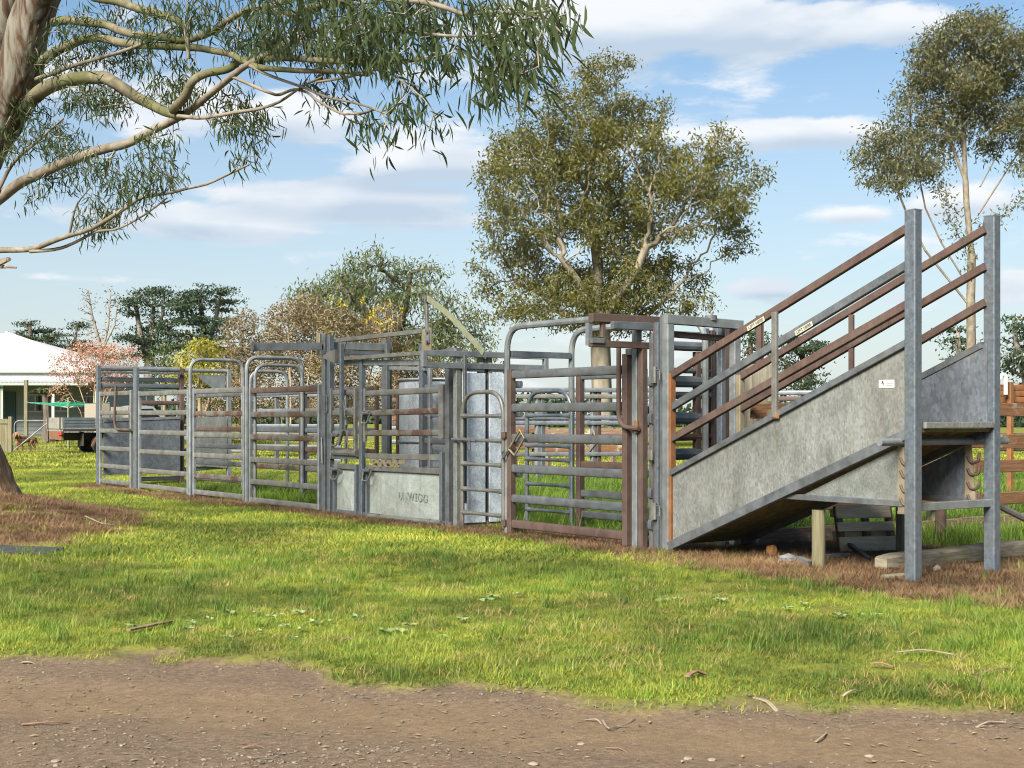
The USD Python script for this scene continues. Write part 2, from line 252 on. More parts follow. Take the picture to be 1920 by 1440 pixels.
L_SLIM = leafmat("slender_gum_leaf", [(0, (.10, .10, .045)), (.45, (.21, .19, .07)), (.75, (.37, .24, .065)), (1, (.52, .26, .05))], .46)
L_PINE = leafmat("pine_needle_mass", [(0, (.028, .048, .026)), (.6, (.058, .088, .042)), (1, (.12, .14, .06))], .25)
L_PEPPER = leafmat("pepper_tree_leaf", [(0, (.10, .125, .05)), (.5, (.20, .24, .085)), (1, (.31, .34, .12))], .45)
L_PINK = leafmat("pink_bud", [(0, (.36, .18, .12)), (.5, (.66, .33, .29)), (1, (.80, .53, .48))], .3)
L_YEL = leafmat("yellow_green_leaf", [(0, (.22, .21, .025)), (.6, (.50, .44, .05)), (1, (.68, .55, .07))], .35)
L_GRN = leafmat("soft_green_leaf", [(0, (.05, .08, .025)), (.6, (.11, .155, .05)), (1, (.17, .21, .08))], .35)
L_DRY = leafmat("dry_thicket_leaf", [(0, (.11, .085, .035)), (.55, (.25, .195, .065)), (.85, (.40, .33, .06)), (1, (.55, .48, .06))], .35)
L_FLOW = leafmat("bright_yellow_flower", [(0, (.38, .32, .015)), (1, (.62, .55, .04))], .3)
L_FERN = leafmat("fern_frond", [(0, (.05, .06, .02)), (.6, (.13, .15, .035)), (1, (.22, .19, .05))], .3)
def bark(name, ramp, scale=(9, 9, 1.4), moss=None, bump=.5):
    n = {"g": ("geometry", {}), "mp": ("mapping", {"scale": scale}), "n": ("noise_texture", {"scale": 1.0, "detail": 6.0, "roughness": .62, "distortion": .8}), "r": ("rgb_ramp", {"ramp": ramp}), "n2": ("noise_texture", {"scale": 1.7, "detail": 4.0}), "mm": ("map_range", {"from_min": .42, "from_max": .58, "to_max": .75 if moss else 0.0, "clamp": True}), "mx": ("mix_color", {"b": moss or (0, 0, 0)}), "b": ("bump", {"strength": bump, "distance": .03}), "p": ("principled_bsdf", {"roughness": .8, "specular_ior_level": .2})}
    return M(name, n, [("g.position", "mp.vector"), ("mp.vector", "n.vector"), ("n.fac", "r.fac"), ("r.color", "mx.a"), ("g.position", "n2.vector"), ("n2.fac", "mm.value"), ("mm.result", "mx.fac"), ("mx.result", "p.base_color"), ("n.fac", "b.height"), ("b.normal", "p.normal")], "p.BSDF")
B_GUM = bark("streaked_gum_bark", [(.30, (0.0101, 0.0080, 0.0059)), (.44, (0.0478, 0.0276, 0.0159)), (.54, (0.1006, 0.0902, 0.0716)), (.75, (0.1560, 0.1538, 0.1326))], (7, 7, .9))
B_BASE = bark("stringy_brown_bark", [(.25, (.07, .04, .022)), (.5, (.24, .15, .085)), (.75, (.40, .28, .175))], (16, 16, 2.0), bump=1.0)
B_MOSS = bark("mossy_gum_branch", [(.3, (0.0480, 0.0384, 0.0240)), (.55, (0.1120, 0.1000, 0.0640)), (.75, (0.1760, 0.1560, 0.1120))], (5, 5, 5), (.062, .068, .022))
B_PALE = bark("pale_gum_branch", [(.25, (0.0648, 0.0518, 0.0374)), (.5, (0.1332, 0.1138, 0.0864)), (.75, (0.2016, 0.1764, 0.1404))], (4, 4, 4))
B_BIGGUM = bark("cream_gum_bark", [(.25, (0.0715, 0.0578, 0.0413)), (.5, (0.1650, 0.1430, 0.1100)), (.75, (0.2420, 0.2200, 0.1815))], (3, 3, .8))
B_DARK = bark("dark_bark", [(.3, (.045, .035, .028)), (.7, (.14, .115, .09))], (4, 4, 1.5))
B_TWIG = bark("brown_twig_bark", [(.3, (.14, .10, .06)), (.7, (.32, .235, .15))], (5, 5, 5))
B_GREYTWIG = bark("grey_twig_bark", [(.3, (.10, .09, .075)), (.7, (.24, .21, .18))], (4, 4, 4))
def grassmat(name, ramp, trans=.4, tip=None):
    n = {"g": ("geometry", {}), "r": ("rgb_ramp", {"ramp": ramp}), "ns": ("noise_texture", {"scale": .45, "detail": 5.0, "roughness": .6}), "ad": ("math", {"math_type": "multiply_add", "value2": 2.2, "value3": -1.1}), "hf": ("math", {"math_type": "multiply", "value2": .6}), "su": ("math", {"math_type": "add"}), "s2": ("math", {"math_type": "add", "value2": .2, "use_clamp": True}),
         "p": ("principled_bsdf", {"roughness": .55, "specular_ior_level": .25}), "t": ("translucent_bsdf", {}), "mx": ("mix_closure", {"fac": trans})}
    return M(name, n, [("g.position", "ns.vector"), ("ns.fac", "ad.value1"), ("g.random_per_island", "hf.value1"), ("hf.value", "su.value1"), ("ad.value", "su.value2"), ("su.value", "s2.value1"), ("s2.value", "r.fac"), ("r.color", "p.base_color"), ("r.color", "t.color"), ("p.BSDF", "mx.closure1"), ("t.BSDF", "mx.closure2")], "mx.closure")
GR_A = [(0, (.12, .15, .028)), (.4, (.285, .325, .050)), (.75, (.42, .435, .078)), (1, (.52, .48, .14))]
def shade(r, k): return [(a, tuple(min(.7, c * q) for c, q in zip(col, k))) for a, col in r]
GRASS = grassmat("green_grass", GR_A, .45); GRASS_Y = grassmat("yellow_green_grass", shade(GR_A, (1.28, 1.12, 1.2)), .45); GRASS_D = grassmat("deeper_green_grass", shade(GR_A, (.62, .80, .8)), .45); STRAW = grassmat("straw_blades", [(0, (.25, .19, .07)), (1, (.46, .38, .18))], .3)
GRASS_T = grassmat("lush_grass", [(0, (.08, .14, .022)), (.5, (.20, .30, .045)), (1, (.33, .41, .085))], .45)
DEAD = grassmat("dead_brown_grass", [(0, (.09, .055, .03)), (.5, (.25, .16, .088)), (1, (.42, .30, .175))], .3)
WEED = grassmat("grey_green_weed", [(0, (.14, .20, .07)), (1, (.28, .35, .16))], .25)
def ground_material():
    n = {"g": ("geometry", {}), "road": ("attribute", {"attribute": "road"}), "dead": ("attribute", {"attribute": "dead"}), "tan": ("attribute", {"attribute": "tan"}),
         "n1": ("noise_texture", {"scale": 1.6, "detail": 8.0, "roughness": .7}), "n2": ("noise_texture", {"scale": 28.0, "detail": 6.0, "roughness": .75}), "n3": ("noise_texture", {"scale": 120.0, "detail": 3.0, "roughness": .7}),
         "gr": ("rgb_ramp", {"ramp": [(.30, (.04, .03, .016)), (.42, (.085, .08, .02)), (.55, (.13, .145, .02)), (.72, (.20, .205, .035))]}),
         "dr": ("rgb_ramp", {"ramp": [(.25, (.05, .034, .022)), (.5, (.16, .10, .06)), (.75, (.28, .19, .115))]}),
         "rd": ("rgb_ramp", {"ramp": [(.25, (.024, .018, .013)), (.42, (.076, .054, .037)), (.55, (.128, .093, .064)), (.68, (.185, .148, .112)), (.8, (.29, .245, .19))]}),
         "tn": ("rgb_ramp", {"ramp": [(.25, (.06, .040, .024)), (.5, (.13, .091, .056)), (.8, (.205, .152, .10))]}),
         "mixn": ("math", {"math_type": "multiply_add", "value2": .55}), "h2": ("math", {"math_type": "multiply", "value2": .45}), "mixm": ("math", {"math_type": "multiply_add", "value2": .4}), "h3": ("math", {"math_type": "multiply", "value2": .6}),
         "m1": ("mix_color", {}), "m2": ("mix_color", {}), "m3": ("mix_color", {}), "b": ("bump", {"strength": .8, "distance": .018}), "p": ("principled_bsdf", {"roughness": .95, "specular_ior_level": .15})}
    return M("ground_soil", n, [("g.position", "n1.vector"), ("g.position", "n2.vector"), ("g.position", "n3.vector"), ("n2.fac", "h2.value1"), ("n1.fac", "mixn.value1"), ("h2.value", "mixn.value3"), ("n2.fac", "h3.value1"), ("n3.fac", "mixm.value1"), ("h3.value", "mixm.value3"),
        ("mixn.value", "gr.fac"), ("mixm.value", "dr.fac"), ("mixm.value", "rd.fac"), ("mixm.value", "tn.fac"), ("gr.color", "m1.a"), ("dr.color", "m1.b"), ("dead.fac", "m1.fac"), ("rd.color", "m2.a"), ("tn.color", "m2.b"), ("tan.fac", "m2.fac"), ("m1.result", "m3.a"), ("m2.result", "m3.b"), ("road.fac", "m3.fac"), ("m3.result", "p.base_color"), ("mixm.value", "b.height"), ("b.normal", "p.normal")], "p.BSDF")
SOIL = ground_material()

# ------------------------------------------------------------------ ground
TRUNK = np.array([-6.62, 16.7])
def smooth(a, b, x): t = np.clip((x - a) / (b - a), 0, 1); return t * t * (3 - 2 * t)
def noise2(x, y, sc, seed=0, octs=3): return meshkit.fbm(np.stack([np.asarray(x) * sc, np.asarray(y) * sc, 0 * np.asarray(x) + 7.3 * seed], -1), octs, seed)
def road_edge(x): return np.interp(x, [-40, -6, -2.9, -2.0, -1.2, -.86, -.2, .1, .75, 1.4, 2.3, 6, 40], [20, 9.6, 7.85, 7.80, 7.5, 7.05, 6.80, 6.58, 6.42, 6.27, 6.18, 5.9, -6])
def road_mask(x, y):
    e = road_edge(x) + (noise2(x, y, 1.5, 3) - .5) * .9 + (noise2(x, y, 7, 4) - .5) * .35
    return smooth(.10, -.10, y - e)
def tan_mask(x, y):
    c = np.interp(x, [-6, -2.47, 0, 2.05, 5], [8.6, 6.72, 6.02, 5.52, 4.9]); w = .30 + .12 * noise2(x, y, .9, 5)
    return smooth(w + .22, w - .18, np.abs(y - c) + (noise2(x, y, 4, 6) - .5) * .35) * .9
def st_of(x, y): dx, dy = x - A0[0], y - A0[1]; return dx * U[0] + dy * U[1], dx * V[0] + dy * V[1]
def dead_mask(x, y):
    s, t = st_of(x, y); nz = (noise2(x, y, 1.3, 8) - .5) * .7 + (noise2(x, y, 5, 9) - .5) * .35
    lo = np.interp(s, [-.4, 1, 6, 12, 14, 15.8, 17, 19, 24], [-.30, -.55, -.62, -.55, -.42, -.55, -.75, -.85, -.9]); hi = np.interp(s, [-.4, 10, 13.5, 15.8, 17, 24], [.12, .18, .3, 1.6, 2.6, 3.2])
    strip = smooth(-.15, .15, t - lo + nz * .7) * smooth(.25, -.25, t - hi + nz) * smooth(-.8, -.2, s) * smooth(25, 23, s)
    r = np.hypot((x - TRUNK[0] - .15) / 2.2, (y - TRUNK[1] + 1.1) / 3.3); mound = smooth(1.12, .82, r + nz * .45)
    return np.maximum(strip, mound)
def height(x, y):
    r = np.hypot((x - TRUNK[0] - .1) / 2.4, (y - TRUNK[1] + .6) / 3.0); h = .42 * np.exp(-(r * 1.35) ** 2)
    near = smooth(60, 25, y); h = h + .5 * smooth(54, 68, y) * smooth(-9, -15, x)
    h = h + near * ((noise2(x, y, .8, 11) - .5) * .05 + (noise2(x, y, 3.0, 12) - .5) * .03)
    road = road_mask(x, y); h = h - road * .035 + road * ((noise2(x, y, 9, 13) - .5) * .022) - tan_mask(x, y) * road * .02
    s, t = st_of(x, y); flat = smooth(1.0, .3, np.abs(t - .4)) * smooth(-1, 0, s) * smooth(21, 20, s)
    return h * (1 - .8 * flat)
xs = np.concatenate([[-3000, -800, -300, -150, -80, -50, -35, -24, -17, -12, -9.5], np.arange(-8, 7.01, .055), [7.6, 9, 12, 17, 24, 35, 50, 80, 150, 300, 800, 3000]])
ys = np.concatenate([[-60, -20, -5, 1, 3.4], np.arange(4.4, 12, .05), np.arange(12, 30, .11), np.arange(30, 70, 1.0), [72, 80, 95, 120, 160, 220, 320, 500, 900, 1800, 4000]])
gx, gy = np.meshgrid(xs, ys); X, Y = gx.ravel(), gy.ravel(); Z = height(X, Y)
nx, ny = len(xs), len(ys); q = (np.arange(ny - 1)[:, None] * nx + np.arange(nx - 1)[None]).ravel()
gm = usdkit.mesh(stage, "/World/ground", (np.stack([X, Y, Z], 1), np.stack([q, q + 1, q + nx + 1, q + nx], 1)), SOIL, True)
for nm, arr in (("road", road_mask(X, Y)), ("dead", dead_mask(X, Y)), ("tan", tan_mask(X, Y))):
    UsdGeom.PrimvarsAPI(gm).CreatePrimvar(nm, Sdf.ValueTypeNames.FloatArray, "vertex").Set(Vt.FloatArray.FromNumpy(arr.astype(np.float32)))
tag(gm.GetPrim(), kind="structure")
def ground_z(x, y): return height(np.atleast_1d(np.asarray(x, float)), np.atleast_1d(np.asarray(y, float)))
# ------------------------------------------------------------------ the cattle yard
def TOF(x, s):                                               # t of the pixel column x on the cross plane at s
    p = A0 + U * s; k = (x - CX) / FPX; return float((k * p[1] - p[0]) / (V[0] - k * V[1]))
def ZY(y, s, t): return EYE + (HY - y) * float(ST(s, t)[1]) / FPX
def panel(name, label, cat, s0, s1, zs, t, mats, stile=G_POST, sw=.05, top=None, bot=.03, h=.085, w=.042, stiles=(1, 1), smats=None, group=None, loc=None, mid=None):
    th = Thing(name, label, cat, ST((s0 + s1) / 2, t) if loc is None else loc, group)
    mats = mats if isinstance(mats, (list, tuple)) else [mats] * len(zs)
    top = top if top is not None else max(zs) + h / 2 + .01
    tops = top if isinstance(top, (list, tuple)) else (top, top)
    for k, s in enumerate((s0, s1)):
        if stiles[k]: put(th, "stile", MB().post(ST(s, t), bot, tops[k], sw), (smats or (stile, stile))[k])
    if mid:
        for m_ in mid: put(th, "stile", MB().post(ST(m_, t + .03), bot, max(zs) + .03, .04, .03), stile)
    for z, m in zip(zs, mats): put(th, "rail", MB().rail(ST(s0 + sw / 2, t, z), ST(s1 - sw / 2, t, z), h, w), m)
    return th
def zlist(xl, xr, yl, yr, t=0.0): return [(ZOF(xl, a, t) + ZOF(xr, b, t)) / 2 for a, b in zip(yl, yr)]
def cross_bow(label, s, z, t0=-.02, t1=.92, r=.032, m=G_LIGHT, group=None, second=None):
    th = Thing("race_bow", label, "yard bow", ST(s, t0), group)
    put(th, "bow", MB().pipe(fillet([ST(s, t0, .0), ST(s, t0, z), ST(s, t1, z), ST(s, t1, .0)], .20), r, 8), m)
    return th
T1 = .92
# far end, across the race
e = Thing("end_frame", "tall galvanised end frame with thick round top pipe and blue grey sheet", "yard frame", ST(0, 0))
put(e, "post", MB().post(ST(0, 0), 0, 2.32, .075), G_POST); put(e, "post", MB().post(ST(0, 1.67), 0, 2.30, .09), RUST, "rusty brown post")
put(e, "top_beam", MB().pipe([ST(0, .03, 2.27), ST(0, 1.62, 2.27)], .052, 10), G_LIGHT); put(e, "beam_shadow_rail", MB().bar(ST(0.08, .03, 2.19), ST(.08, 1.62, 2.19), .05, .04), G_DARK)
for z, m, t_ in ((2.06, G_RAIL_B, .05), (1.94, G_RAIL_B, .05), (1.61, RUST, .85), (1.217, RUST, .85), (.82, RUST, .85), (.42, G_DARK, .85), (.12, G_DARK, .85)):
    put(e, "rail", MB().rail(ST(0, t_, z), ST(0, 1.62, z), .085, .045), m)
put(e, "sheet", MB().plate([ST(.10, .06, .22), ST(.10, 1.60, .26), ST(.10, 1.60, 1.30), ST(.10, .06, 1.24)], U, .012), SHEET_D, "blue grey sheet")
put(e, "sheet_rim", MB().bar(ST(.10, .06, 1.26), ST(.10, 1.60, 1.32), .04, .05), G_LIGHT)
e2 = Thing("end_frame", "pale sheeted end gate standing behind the arched bow, further back than the rusty post", "yard gate", ST(0, 1.72))
put(e2, "post", MB().post(ST(0, 2.68), 0, 2.30, .085), G_LIGHT); put(e2, "top_beam", MB().pipe([ST(0, 1.72, 2.26), ST(0, 2.64, 2.26)], .04), G_LIGHT)
put(e2, "sheet", MB().plate([ST(.05, 1.78, .38), ST(.05, 2.62, .30), ST(.05, 2.62, 1.34), ST(.05, 1.78, 1.34)], U, .010), SHEET, "pale galvanised sheet")
for z in (1.12, .66, .28): put(e2, "rail", MB().rail(ST(-.02, 1.75, z), ST(-.02, 2.64, z + .05), .08, .04), G_LIGHT)
put(e2, "brace", MB().plate([ST(0, 1.95, 2.18), ST(0, 2.60, 2.18), ST(0, 2.60, 1.72)], U, .008), G_LIGHT)

zA = zlist(184, 247, (738, 774, 808, 841, 874, 902), (738, 774, 808, 842, 876, 906))
gA = panel("yard_gate", "narrow six railed galvanised gate with a brown hook shaped handle, left end of the yard", "yard gate", SOF(188), SOF(246), zA, 0, [G_RAIL, G_RAIL, G_RAIL, G_RAIL, G_RAIL, G_RAIL], G_LIGHT)
s_, h0 = SOF(223), ZOF(223, 722)
put(gA, "handle", MB().pipe(fillet([ST(s_, -.06, h0), ST(s_ - .1, -.06, ZOF(223, 805)), ST(SOF(249), -.05, ZOF(250, 806))], .22, 7), .022, 8), RUST, "brown pipe handle")
th = Thing("gate_post", "tall dark double post between the two leftmost rail panels", "gate post", ST(SOF(254), 0))
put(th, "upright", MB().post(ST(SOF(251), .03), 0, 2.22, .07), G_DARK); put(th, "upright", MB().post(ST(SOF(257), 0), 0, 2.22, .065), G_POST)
zB = zlist(261, 352, (737, 774, 811, 847, 882, 911), (737, 774, 812, 850, 889, 919))
pB = panel("rail_fence", "six railed galvanised panel between the tall double post and the first arched bow", "cattle panel", SOF(262), SOF(353), zB, 0, [G_RAIL, G_RAIL, G_RAIL, G_RAIL, G_RAIL, G_RAIL], G_LIGHT)
put(pB, "stile", MB().post(ST(SOF(355) + .02, .02), 0, ZOF(355, 728), .05), RUST, "rusty stile")
zC = zlist(366, 457, (733, 775, 815, 853, 891, 922), (732, 776, 817, 858, 899, 932))
pC = panel("rail_fence", "six railed panel with a rusty second rail, between the two arched bows", "cattle panel", SOF(364), SOF(458), zC, 0, [G_RAIL, G_RAIL_R, G_RAIL, G_RAIL, G_RAIL_R, G_RAIL], G_LIGHT)
zD = zlist(473, 597, (733, 778, 821, 863, 904, 939), (728, 776, 821, 867, 912, 949))
pD = panel("rail_fence", "six railed panel with a rusty brown top rail, left of the cattle crush", "cattle panel", SOF(470), SOF(599), zD, 0, [RUST, G_RAIL_R, G_RAIL_R, G_RAIL, G_RAIL, G_RAIL], G_LIGHT)
cross_bow("arched pipe bow over the race, left one of the two", SOF(359), 2.28)
cross_bow("arched pipe bow over the race, right one of the two", SOF(465), 2.24)
cross_bow("lower inner bow just behind the right arched bow", SOF(465) + .12, 2.12, .06, .86, .026)
cross_bow("small arched bow standing further back behind the left bow", SOF(359) - .3, 2.12, 1.2, 1.9, .03)
# rear side of the race
def rear(s0, s1, zs, label, mats, t=T1, **k): return panel("rail_fence", label, "cattle panel", s0, s1, zs, t, mats, **k)
zr = [1.72, 1.42, 1.12, .82, .52, .24]
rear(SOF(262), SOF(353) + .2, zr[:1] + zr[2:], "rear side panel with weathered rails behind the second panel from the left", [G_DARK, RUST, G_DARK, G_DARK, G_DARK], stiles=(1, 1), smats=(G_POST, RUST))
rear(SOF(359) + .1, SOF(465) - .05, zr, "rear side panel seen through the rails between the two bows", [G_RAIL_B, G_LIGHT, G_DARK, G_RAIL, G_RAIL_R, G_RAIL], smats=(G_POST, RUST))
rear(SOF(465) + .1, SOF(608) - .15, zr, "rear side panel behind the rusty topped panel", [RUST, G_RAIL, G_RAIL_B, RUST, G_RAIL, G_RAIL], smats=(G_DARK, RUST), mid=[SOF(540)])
panel("rail_fence", "rust red side rails behind the crush entrance post", "cattle panel", SOF(575), SOF(625), [1.75, 1.40, .95, .5], 1.5, [RUST, RUST, G_RAIL, RUST], smats=(RUST, RUST))

# slide gate at the entry of the crush
sg = SOF(614)
th = Thing("slide_gate", "overhead slide gate with a long square beam projecting left of the crush entrance", "slide gate", ST(sg, 0))
put(th, "post", MB().post(ST(SOF(608), .02), 0, ZOF(608, 631), .085), G_DARK, "dark entrance post"); put(th, "post", MB().post(ST(SOF(620), 0), 0, ZOF(620, 629), .075), G_POST)
put(th, "post", MB().post(ST(sg, TOF(725, sg)), 0, 2.42, .11), G_POST, "tall rear post"); put(th, "post", MB().post(ST(sg + .12, TOF(718, sg)), 0, 2.36, .06), G_DARK)
put(th, "track_beam", MB().bar(ST(sg - .1, TOF(478, sg), ZY(650, sg, TOF(478, sg))), ST(sg - .1, -.05, ZY(649, sg, 0)), .07, .105), G_LIGHT)
put(th, "track_beam", MB().bar(ST(sg + .02, .05, ZY(648, sg, 0)), ST(sg + .02, TOF(722, sg), ZY(651, sg, .95)), .07, .105), G_LIGHT)
put(th, "track_beam", MB().bar(ST(sg + .02, -.12, ZY(661, sg, 0)), ST(sg + .02, TOF(722, sg), ZY(663, sg, .95)), .05, .055), G_RAIL_B)
put(th, "end_plate", MB().plate([ST(sg - .1, TOF(478, sg) - .004, ZY(643, sg, -1)), ST(sg - .1, TOF(478, sg) - .004, ZY(656, sg, -1)), ST(sg - .02, TOF(478, sg) - .004, ZY(656, sg, -1)), ST(sg - .02, TOF(478, sg) - .004, ZY(643, sg, -1))], V, .006), G_DARK)
put(th, "roller_plate", MB().box(ST(SOF(603), -.05, ZOF(603, 646)), (.10, .03, .30), (U, V, UP), .015), ZINCY, "pale roller hanger plate")
put(th, "roller", MB().tri(trimesh.creation.cylinder(.075, .05, sections=16).apply_transform(trimesh.transformations.translation_matrix(ST(SOF(603), .0, ZOF(603, 634))) @ trimesh.geometry.align_vectors([0, 0, 1], V))), G_LIGHT)
put(th, "latch_rod", MB().pipe([PF(603, 820, -.05), PF(604, 868, -.05)], .014, 6), G_LIGHT)
put(th, "lock_hook", MB().pipe(fillet([PF(607, 742, -.06), PF(613, 742, -.06), PF(613, 772, -.06), PF(608, 772, -.06)], .03), .010, 6), G_DARK)
# curved sheet drum behind the crush entrance
an = np.linspace(math.radians(150), math.radians(395), 22); cs, ct, rr = sg + .55, T1 + .62, .62
mb = MB()
for a0, a1 in zip(an, an[1:]):
    p0, p1 = ST(cs + rr * math.cos(a0), ct + rr * math.sin(a0)), ST(cs + rr * math.cos(a1), ct + rr * math.sin(a1)); n_ = np.array([*( (p0 + p1) / 2 - ST(cs, ct))[:2], 0]); n_ /= np.linalg.norm(n_)
    mb.plate([p0 + UP * .1, p1 + UP * .1, p1 + UP * 1.86, p0 + UP * 1.86], n_, .006)
th = Thing("drum_gate", "pale blue curved sheet drum standing behind the crush gates", "sheeted gate", ST(cs, ct))
put(th, "curved_sheet", mb, SHEET_DRUM)
for z in (1.84, 1.42, .98, .5): put(th, "band", MB().pipe([ST(cs + (rr + .012) * math.cos(a), ct + (rr + .012) * math.sin(a), z) for a in an], .018, 6), G_LIGHT)

# ------------------------------------------------------------------ the crush
cr = Thing("cattle_crush", "galvanised cattle crush with split side gates, overhead levers and pale sheet doors", "cattle crush", ST(SOF(730), .45))
def cpost(x, y0, y1, w=.065, t=0., m=G_POST, lab=None): return put(cr, "post", MB().post(ST(SOF(x, t), t), ZOF(x, y1, t), ZOF(x, y0, t), w), m, lab)
cpost(679, 675, 981, .07); cpost(842, 690, 997, .075, 0, G_DARK)
put(cr, "post", MB().post(ST(SOF(793, T1), T1), 0, 2.32, .085), G_POST, "tall rear post"); put(cr, "post", MB().post(ST(SOF(806, T1), T1), 0, 2.0, .05), G_LIGHT)
def cbar(name, x0, y0, x1, y1, w=.05, h=.06, t=0., m=G_RAIL_B, lab=None, t1=None): return put(cr, name, MB().bar(PF(x0, y0, t), PF(x1, y1, t if t1 is None else t1), w, h), m, lab)
cbar("top_rail", 640, 680.5, 790, 680, .06, .07, .02, G_LIGHT); cbar("top_rail", 730, 690, 800, 692, .06, .05, T1, G_LIGHT)
cbar("lever_arm", 632, 638.5, 792, 621, .05, .055, -.07, G_RAIL); cbar("lever_arm", 640, 673, 792, 662, .05, .05, -.06, G_RAIL); cbar("lever_arm", 806, 662, 856, 656, .05, .05, .12, G_DARK)
put(cr, "pivot_plate", MB().plate([PF(792, 617, -.10), PF(809, 614, -.10), PF(809, 662, -.10), PF(792, 664, -.10)], V, .02), ZINCY, "pale pivot plate with two bolts")
put(cr, "link_plate", MB().plate([PF(797.5, 620, -.125), PF(804, 617, -.125), PF(805, 643, -.125), PF(798, 645, -.125)], V, .012), G_LIGHT)
for y in (623, 640): put(cr, "bolt", MB().tri(trimesh.creation.cylinder(.016, .03, sections=8).apply_transform(trimesh.transformations.translation_matrix(PF(801, y, -.14)) @ trimesh.geometry.align_vectors([0, 0, 1], V))), G_DARK)
cbar("upright_lever", 801, 620, 799.5, 560, .035, .05, -.12, G_RAIL, "upright flat lever")
arc = [PF(801 + (x - 60) / 3.063, 540 + y / 3.063, -.16) for x, y in ((60, 58), (120, 100), (180, 150), (240, 208), (300, 278), (350, 330), (384, 375))]
put(cr, "curved_strap", MB().sweep(np.array(arc), rect(.035, .006), -V * 0 + np.cross(arc[1] - arc[0], V) / np.linalg.norm(np.cross(arc[1] - arc[0], V))), PASSIV, "long curved greenish strap")
put(cr, "bolt", MB().tri(trimesh.creation.cylinder(.03, .06, sections=10).apply_transform(trimesh.transformations.translation_matrix(PF(800.5, 559, -.15)) @ trimesh.geometry.align_vectors([0, 0, 1], V))), G_DARK)
cbar("hanging_lever", 640, 644, 641, 810, .05, .055, -.11, G_POST, "long hanging square lever"); cbar("lever_handle", 643, 806, 635, 834, .035, .045, -.11, G_RAIL)
put(cr, "gusset", MB().plate([PF(634, 640, -.08), PF(650, 640, -.08), PF(643, 668, -.08)], V, .012), G_RAIL)
put(cr, "counterweight", MB().plate([PF(619, 660, -.13), PF(634, 655, -.13), PF(634, 682, -.13), PF(611, 671, -.13)], V, .09), G_RAIL, "foot shaped counterweight")
rng = np.random.default_rng(5)
put(cr, "rope", MB().pipe([PF(644 + i * .9 + rng.normal(0, .6), 752 + i * 9, -.12 + rng.normal(0, .01)) for i in range(11)], .010, 5), ROPE)
# upper split gates
for ys, x0, x1, m in (((736, 774.5, 812.5), 626, 668, G_RAIL),):
    for y in ys: put(cr, "gate_rail", MB().rail(PF(x0, y, -.02), PF(x1, y, -.02), .075), m)
for (y0, y1), m in zip(((738, 731), (775, 770), (812, 811.5)), (G_RAIL, G_RAIL_R, G_RAIL_R)): put(cr, "gate_rail", MB().rail(PF(687, y0, -.02), PF(826, y1, -.02), .078), m)
put(cr, "gate_stile", MB().post(ST(SOF(669), -.02), ZOF(669, 850), ZOF(669, 728), .05), G_RAIL); put(cr, "gate_stile", MB().post(ST(SOF(624), -.02), ZOF(624, 860), ZOF(624, 728), .05), G_RAIL)
put(cr, "gate_stile", MB().post(ST(SOF(687), -.02), ZOF(687, 828), ZOF(687, 728), .045), G_RAIL)
put(cr, "end_plate", MB().plate([PF(825, 724, -.03), PF(834, 721, -.03), PF(834, 822, -.03), PF(825, 823, -.03)], V, .05), G_RAIL, "end plate of the split gates")
put(cr, "gate_rail", MB().pipe([PF(627, 848, -.02), PF(671, 850, -.02)], .05, 10), G_RAIL, "fat round roller bar"); put(cr, "gate_rail", MB().bar(PF(626, 857, .0), PF(672, 858, .0), .05, .05), G_RAIL_B)
# lower sheeted gates
def sheet_gate(x0, x1, yt0, yt1, yb0, yb1, lab):
    t = -.02
    for (a, b, c, d) in ((x0, yt0, x1, yt1), (x0, yb0, x1, yb1)): put(cr, "gate_frame", MB().bar(PF(a, b, t), PF(c, d, t), .05, .07), G_RAIL)
    for x, a, b in ((x0, yt0, yb0), (x1, yt1, yb1)): put(cr, "gate_frame", MB().bar(PF(x, a - 2, t), PF(x, b + 2, t), .07, .05, up=U), G_POST)
    c = PF((x0 + x1) / 2, (yt0 + yt1 + yb0 + yb1) / 4, -.046); co = [PF(x0 + 3, yt0 + 3, -.006), PF(x1 - 3, yt1 + 3, -.006), PF(x1 - 3, yb1 - 3, -.006), PF(x0 + 3, yb0 - 3, -.006)]
    return put(cr, "sheet_panel", MB().add(np.array(co + [c]), np.array([[0, 4, 1], [1, 4, 2], [2, 4, 3], [3, 4, 0]])), SHEET_C, lab, smooth=False)
sheet_gate(629, 670, 873, 876, 967, 973, "narrow pale sheet door with a cross crease")
big = sheet_gate(690, 830, 877, 884, 979, 988, "wide pale sheet door with a cross crease and faded stencil")
tm = meshkit.text_mesh("UNWIGG", .10, .0008, False); tv = np.array(tm.vertices); tv[:, 0] *= 1.0
o = PF(746, 936, -.0495); wpx = np.linalg.norm(PF(800, 940, -.0495) - o) / tv[:, 0].max(); tl = o[None] + tv[:, :1] * wpx * U + tv[:, 1:2] * UP + tv[:, 2:] * -V
put(big, "stencil_lettering", (tl, np.array(tm.faces)), STENCIL, "faded stencilled letters", smooth=False)
cbar("gate_rail", 687, 855, 828, 858, .05, .07, -.02, G_RAIL)
put(cr, "gate_stile", MB().post(ST(SOF(832), -.02), ZOF(832, 992), ZOF(832, 848), .06), G_POST); put(cr, "gate_stile", MB().post(ST(SOF(683), -.03), ZOF(683, 988), ZOF(683, 850), .045), G_POST)
pl = put(cr, "notched_plate", MB().plate([PF(694, 861, -.05), PF(760, 863, -.05), PF(760, 870, -.05), PF(694, 868, -.05)], V, .01), ZINCY, "cream plate with a row of holes and hooks")
